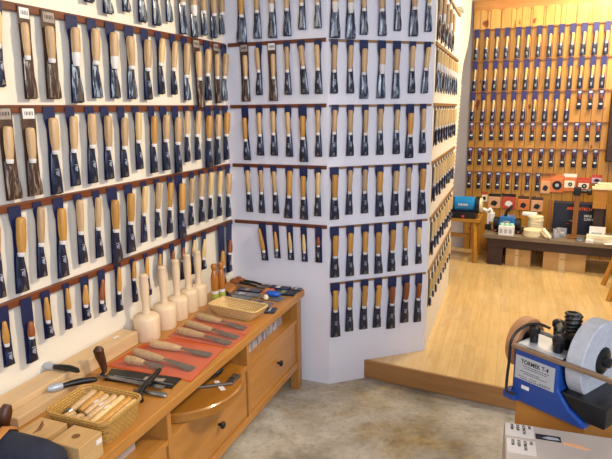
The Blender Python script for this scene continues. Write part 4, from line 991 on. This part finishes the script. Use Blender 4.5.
# stacks of cream felt wheels
n0 = 0
for k in range(2):
    o = MB().lathe([(0, 0), (.072, 0), (.075, .004), (.075, .028), (.072, .032), (0, .032)], 36).build('felt_wheel', M['cream'], loc=tw(.365, .07, FLOOR2+TH_+.0322*k), smooth=True, angle=.6)
    tag(o, 'thick cream felt wheel, %s of the front stack on bench' % ('bottom' if k == 0 else 'top'), 'felt wheel', 'cream felt wheels on the bench')
MB_h = [.0, .0262, .0524, .0786, .1048, .131]
for k in range(6):
    o = MB().lathe([(0, 0), (.066, 0), (.069, .004), (.069, .022), (.066, .026), (0, .026)], 36).build('felt_wheel', M['cream'], loc=tw(.372+.003*math.sin(k*2), .24, FLOOR2+TH_+MB_h[k]), smooth=True, angle=.6)
    tag(o, 'cream felt wheel, %s from the bottom of the tall rear stack' % ORD[k+1] if k < 5 else 'cream felt wheel topping the tall rear stack on bench', 'felt wheel', 'cream felt wheels on the bench')
o = MB().box(-.075, .05, -.035, .035, 0, .028).build('white_sponge', M['white_paper'], loc=tw(.330, .24, FLOOR2+TH_+.158), rz=TA, bevel=.005); tag(o, 'white block resting on the tall stack of felt wheels', 'block')
t = thing('paper_roll', 'cream wedge of rolled paper leaning before the felt wheels', 'paper roll', tw(.495, .02), TA)
MB().tube([(-.035, .03, .075), (0, .0, .04), (.03, -.035, .015)], [.016, .018, .014], 10).build('outer_sheet', M['cream_paper'], t, True)
MB().tube([(-.05, .04, .055), (-.02, .01, .025), (.0, -.02, .013)], [.014, .014, .012], 10).build('inner_sheet', M['cream'], t, True)
# big dark carton with printed tool
t = thing('tool_carton', 'large dark navy carton with orange lettering standing on bench', 'carton', tw(.512, .285), math.radians(-25))
CW, CH = .43, .285
MB().box(0, CW, 0, .13, 0, CH).build('carton', M['navy_box'], t, bevel=.002)
TF = Matrix.Translation((0, -.0008, 0)) @ Matrix.Rotation(PI/2, 4, 'X')
lettering('ARBORTECH', .036, M['orange_ink'], t, TF @ Matrix.Translation((CW*.50, CH*.83, 0)), depth=.0005, bold=.0008)
lettering('MINI\nCARVER', .030, M['white_paper'], t, TF @ Matrix.Translation((CW*.60, CH*.56, 0)), align='LEFT', depth=.0005, bold=.0006)
MB().tube([(CW*.18, -.002, CH*.42), (CW*.27, -.002, CH*.40), (CW*.34, -.002, CH*.36), (CW*.40, -.002, CH*.31)], [.008, .013, .014, .010], 8, flat=.25).build('pictured_tool', M['black_plastic'], t, True)
MB().tube([(CW*.33, -.002, CH*.43), (CW*.40, -.002, CH*.45), (CW*.46, -.002, CH*.38), (CW*.48, -.002, CH*.32)], .006, 8, flat=.25).build('pictured_guard', M['plate_grey'], t, True)
MB().box(CW*.27, CW*.35, -.006, -.001, CH*.33, CH*.355).build('pictured_stripe', M['orange_ink'], t)
o = MB().box(0, .035, 0, .03, 0, .31).build('pine_post', M['brown_wood'], loc=tw(.462, .31), rz=TA, bevel=.003); tag(o, 'brown wooden post left of the dark navy carton', 'post')
# post with black clamp head
t = thing('clamp_stand', 'upright wooden post with black clamp head before the navy carton', 'stand', tw(.705, .13), TA)
MB().box(-.05, .05, -.05, .05, 0, .018).build('foot', M['brown_wood'], t, bevel=.003)
MB().box(-.021, .021, -.016, .016, .018, .385).build('post', M['brown_wood'], t, bevel=.003)
MB().box(-.032, .026, -.028, .028, .385, .455).build('clamp_head', M['black_plastic'], t, bevel=.006)
MB().lathe([(.014, 0), (.014, .05), (.030, .056), (.030, .080), (.022, .088), (0, .088)], 18, Tz(.024, 0, .420, ry=PI/2)).build('clamp_screw', M['black_plastic'], t, True, angle=.6)
t = thing('clamped_timber', 'brown timber block with cream boards stacked on its top', 'timber', tw(.83, .15, FLOOR2+TH_), TA)
MB().box(0, .105, -.04, .05, .28, .445).build('timber_block', M['stool_wood'], t, bevel=.003)
MB().box(.015, .09, -.02, .04, 0, .28).build('support', M['dark_wood'], t)
for k in range(3):
    o = MB().box(-.01+.02*k, .145+.02*k, -.06+.01*k, .06, 0, .016).build('cream_board', M['cream'], loc=tw(.825, .15, FLOOR2+TH_+.4455+.0165*k), rz=TA+.05*k, bevel=.002)
    tag(o, 'cream board, %s in the stack on brown timber block' % ['lowest', 'middle', 'topmost'][k], 'board', 'cream boards on the timber block')
# papers and small packs on the bench
def smallbox(name, label, u, v, w_, d_, h_, mat, rz=0, band=None, cat='pack'):
    t = thing(name, label, cat, tw(u, v), TA+rz)
    MB().box(-w_/2, w_/2, -d_/2, d_/2, 0, h_).build('pack', mat, t, bevel=min(.002, h_*.3))
    MB().box(-w_*.35, w_*.3, -d_/2-.0008, -d_/2, h_*.35, h_*.6).build('printed_mark', band or M['plate_grey'], t)
    return t
smallbox('card_sign', 'white folded paper sign with grey writing before navy carton', .885, .098, .125, .012, .125, M['white_paper'], 0, None, 'sign')
smallbox('flat_tray', 'pale cream flat tray on right end of bench', .905, .058, .20, .05, .060, M['cream_paper'], 0, M['cream'], 'tray')
smallbox('tool_pack', 'clear pack of small fittings beside the paper roll', .565, .09, .06, .07, .075, M['sleeve_clear'], .1)
smallbox('tool_pack', 'wide silvery pack left of the clamp stand', .600, .19, .085, .045, .070, M['plate_grey'], -.05, M['white_paper'])
smallbox('tool_pack', 'low dark boxed fitting right of the clamp stand', .755, .035, .06, .06, .030, M['green_grey'], .1)
smallbox('tool_pack', 'small white pack beside the low dark fitting', .835, .005, .06, .04, .026, M['white_paper'], -.1, M['plate_grey'])
smallbox('paper_leaflet', 'white leaflet lying at right end of bench', .985, .0, .08, .05, .004, M['white_paper'], .3, None, 'leaflet')
smallbox('marker_box', 'small dark box on the white leaflet end of bench', 1.06, .03, .05, .07, .012, M['black_plastic'], .5)
for k, (z, mt, lb) in enumerate([(0, 'cyan_paint', 'blue-spined book lowest of stack at right bench end'), (.034, 'cream_paper', 'cream book middle of stack at right bench end'), (.068, 'card_grey', 'grey book topmost of stack at right bench end')]):
    t = thing('book', lb, 'book', tw(1.08, .27, FLOOR2+TH_+z), TA, 'books at the right end of the bench')
    MB().box(-.06, .06, -.06, .06, .0, .033).build('cover', M[mt], t, bevel=.001)
    MB().box(-.056, .061, -.061, .056, .004, .029).build('page_block', M['white_paper'], t)
o = MB().box(-.06, .06, 0, .008, 0, .12).build('paper_sheet', M['white_paper'], loc=tw(1.08, .29, FLOOR2+TH_+.1015), rz=TA); tag(o, 'white paper sheet standing upright on the books', 'paper')

# packs hanging on the pine wall just above the bench
HP = [(.31, .700, .115, .145, 'peach_pack', 'ink', 'black-headed peach pack hanging behind white jig'),
      (.447, .705, .125, .150, 'red_pack', 'ink', 'red pack with dark header hanging behind the blue machine'),
      (.582, .690, .10, .140, 'orange_pack', 'card_brown', 'orange pack with brown header, left of the felt stack'),
      (.706, .685, .105, .140, 'peach_pack', 'card_brown', 'peach pack with brown header, behind the tall felt stack')]
def hang(label, u, z, w_, h_, body, head, disc=None, window=None, out=0.0):
    t = thing('hanging_pack', label, 'pack', wpos('D', u, z, out), BA, 'packs hanging on pine wall above the bench')
    MB().box(-w_/2, w_/2, -.014, -.001, -h_, -.03).build('pack_body', M[body], t, bevel=.003)
    MB().box(-w_/2, w_/2, -.006, -.001, -.03, .0).build('pack_header', M[head], t, bevel=.001)
    if window: MB().box(-w_*.38, w_*.38, -.0152, -.0138, -h_*.78, -h_*.38).build('window', M[window], t)
    if disc:
        MB().lathe([(.0, 0), (disc, 0), (disc, .003), (disc*.35, .003), (disc*.34, .001), (0, .001)], 24, Tz(.0 if not window else w_*.05, -.0150, -h_*.58, rx=PI/2)).build('pictured_disc', M['ink'], t)
        MB().lathe([(.0, 0), (disc*.4, 0), (disc*.4, .004), (0, .004)], 18, Tz(.0 if not window else w_*.05, -.0150, -h_*.58, rx=PI/2)).build('pictured_hub', M['plate_grey'], t)
    else:
        MB().prism([(-w_*.3, -h_*.75), (w_*.1, -h_*.85), (w_*.3, -h_*.6), (w_*.05, -h_*.45), (-w_*.2, -h_*.5)], -.0154, -.0138, Matrix(((1,0,0,0),(0,0,1,0),(0,1,0,0),(0,0,0,1)))).build('pictured_tool', M['ink'] if body != 'red_pack' else M['white_paper'], t)
    return t
for u, z, w_, h_, b_, hd, lb in HP: hang(lb, u, z, w_, h_, b_, hd)
hang('small red pack hanging left of the white jig', .215, .715, .055, .10, 'cream', 'red_pack')
hang('pale peach pack hanging under the last bottom row chisel', .768, .875, .085, .15, 'peach_pack', 'orange_pack')
hang('orange pack with large black disc hanging above navy carton', .868, .905, .125, .165, 'orange_pack', 'orange_pack', .042)
hang('orange pack with white header and white disc window above carton', .975, .920, .115, .165, 'orange_pack', 'white_paper', .018, 'cream_paper')
hang('red-orange pack with white disc window behind black clamp', 1.095, .890, .115, .135, 'red_pack', 'red_pack', .022, 'cream_paper')
hang('lilac pack hanging near the dark post on the right', 1.20, .920, .085, .08, 'lilac_pack', 'red_pack')

# right edge: dark wooden cabinet side, chair leg with pink seat, black foot
o = wall_box('wall_cabinet', 'D', 1.25, 1.40, 1.05, 1.66, -.10, .0, M['dark_wood'], .004); tag(o, 'dark brown wooden cabinet side at right end of pine wall', 'cabinet')
t = thing('wooden_chair', 'pine chair with splayed leg and pink seat at right edge', 'chair', (2.42, 4.14, FLOOR2), math.radians(-20))
for p, q in (((.02, -.12, .43), (-.10, -.20, 0)), ((.32, -.12, .43), (.40, -.20, 0)), ((.02, .16, .43), (-.08, .22, 0)), ((.32, .16, .43), (.40, .22, 0))):
    MB().tube([p, q], .021, 4).build('leg', M['stool_wood'], t)
MB().box(-.02, .36, -.16, .20, .43, .455).build('seat', M['stool_wood'], t, bevel=.005)
MB().box(-.01, .35, -.15, .19, .455, .50).build('seat_pad', M['pink'], t, bevel=.018)
MB().box(.0, .36, .17, .20, .455, .85).build('backrest', M['stool_wood'], t, bevel=.005)

# ------------------------------------------------------------------ light
def area(name, loc, target, size, power, col, sy=None):
    l = bpy.data.lights.new(name, 'AREA'); l.energy = power; l.color = col; l.size = size
    if sy: l.shape = 'RECTANGLE'; l.size_y = sy
    o = bpy.data.objects.new(name, l); COL.objects.link(o); o.location = loc
    o.rotation_euler = (Vector(target)-Vector(loc)).to_track_quat('-Z', 'Y').to_euler(); return o
area('window_light', (.9, -1.6, 2.2), (.35, 3, 1.25), 2.2, 122, (.79, .85, 1.0), 1.5)
area('lamp_platform', (1.75, 3.65, 2.72), (1.75, 3.8, 0), .7, 40, (1.0, .88, .66))
area('lamp_back', (2.65, 4.60, 2.70), (2.30, 5.3, 1.3), .4, 46, (1.0, .84, .53))
sp = bpy.data.lights.new('track_spot', 'SPOT'); sp.energy = 190; sp.color = (1.0, .83, .57); sp.spot_size = math.radians(78); sp.spot_blend = .35; sp.shadow_soft_size = .16
so = bpy.data.objects.new('track_spot', sp); COL.objects.link(so); so.location = (1.4, 1.72, 2.5)
so.rotation_euler = (Vector((-.95, 1.78, 1.35))-so.location).to_track_quat('-Z', 'Y').to_euler()
w = bpy.data.worlds.new('shop_air'); S.world = w; w.use_nodes = True
bg = w.node_tree.nodes['Background']; bg.inputs['Color'].default_value = (.80, .86, 1.0, 1); bg.inputs['Strength'].default_value = .35

# ------------------------------------------------------------------ camera
cam = bpy.data.cameras.new('camera'); co = bpy.data.objects.new('camera', cam); COL.objects.link(co); S.camera = co
cam.sensor_fit = 'HORIZONTAL'; cam.sensor_width = 36; cam.lens = 560.654/612*36; cam.clip_start = .05
th, ro = math.radians(12.16927), math.radians(-.7247752)
fw = Vector((0, math.cos(th), -math.sin(th))); rt = Vector((1, 0, 0)); up = Vector((0, math.sin(th), math.cos(th)))
R_ = rt*math.cos(ro) + up*math.sin(ro); U_ = -rt*math.sin(ro) + up*math.cos(ro)
m = Matrix((R_, U_, -fw)).transposed().to_4x4(); m.translation = Vector((0, 0, 1.55)); co.matrix_world = m
S.view_settings.view_transform = 'Standard'; S.view_settings.look = 'None'; S.view_settings.exposure = -.07
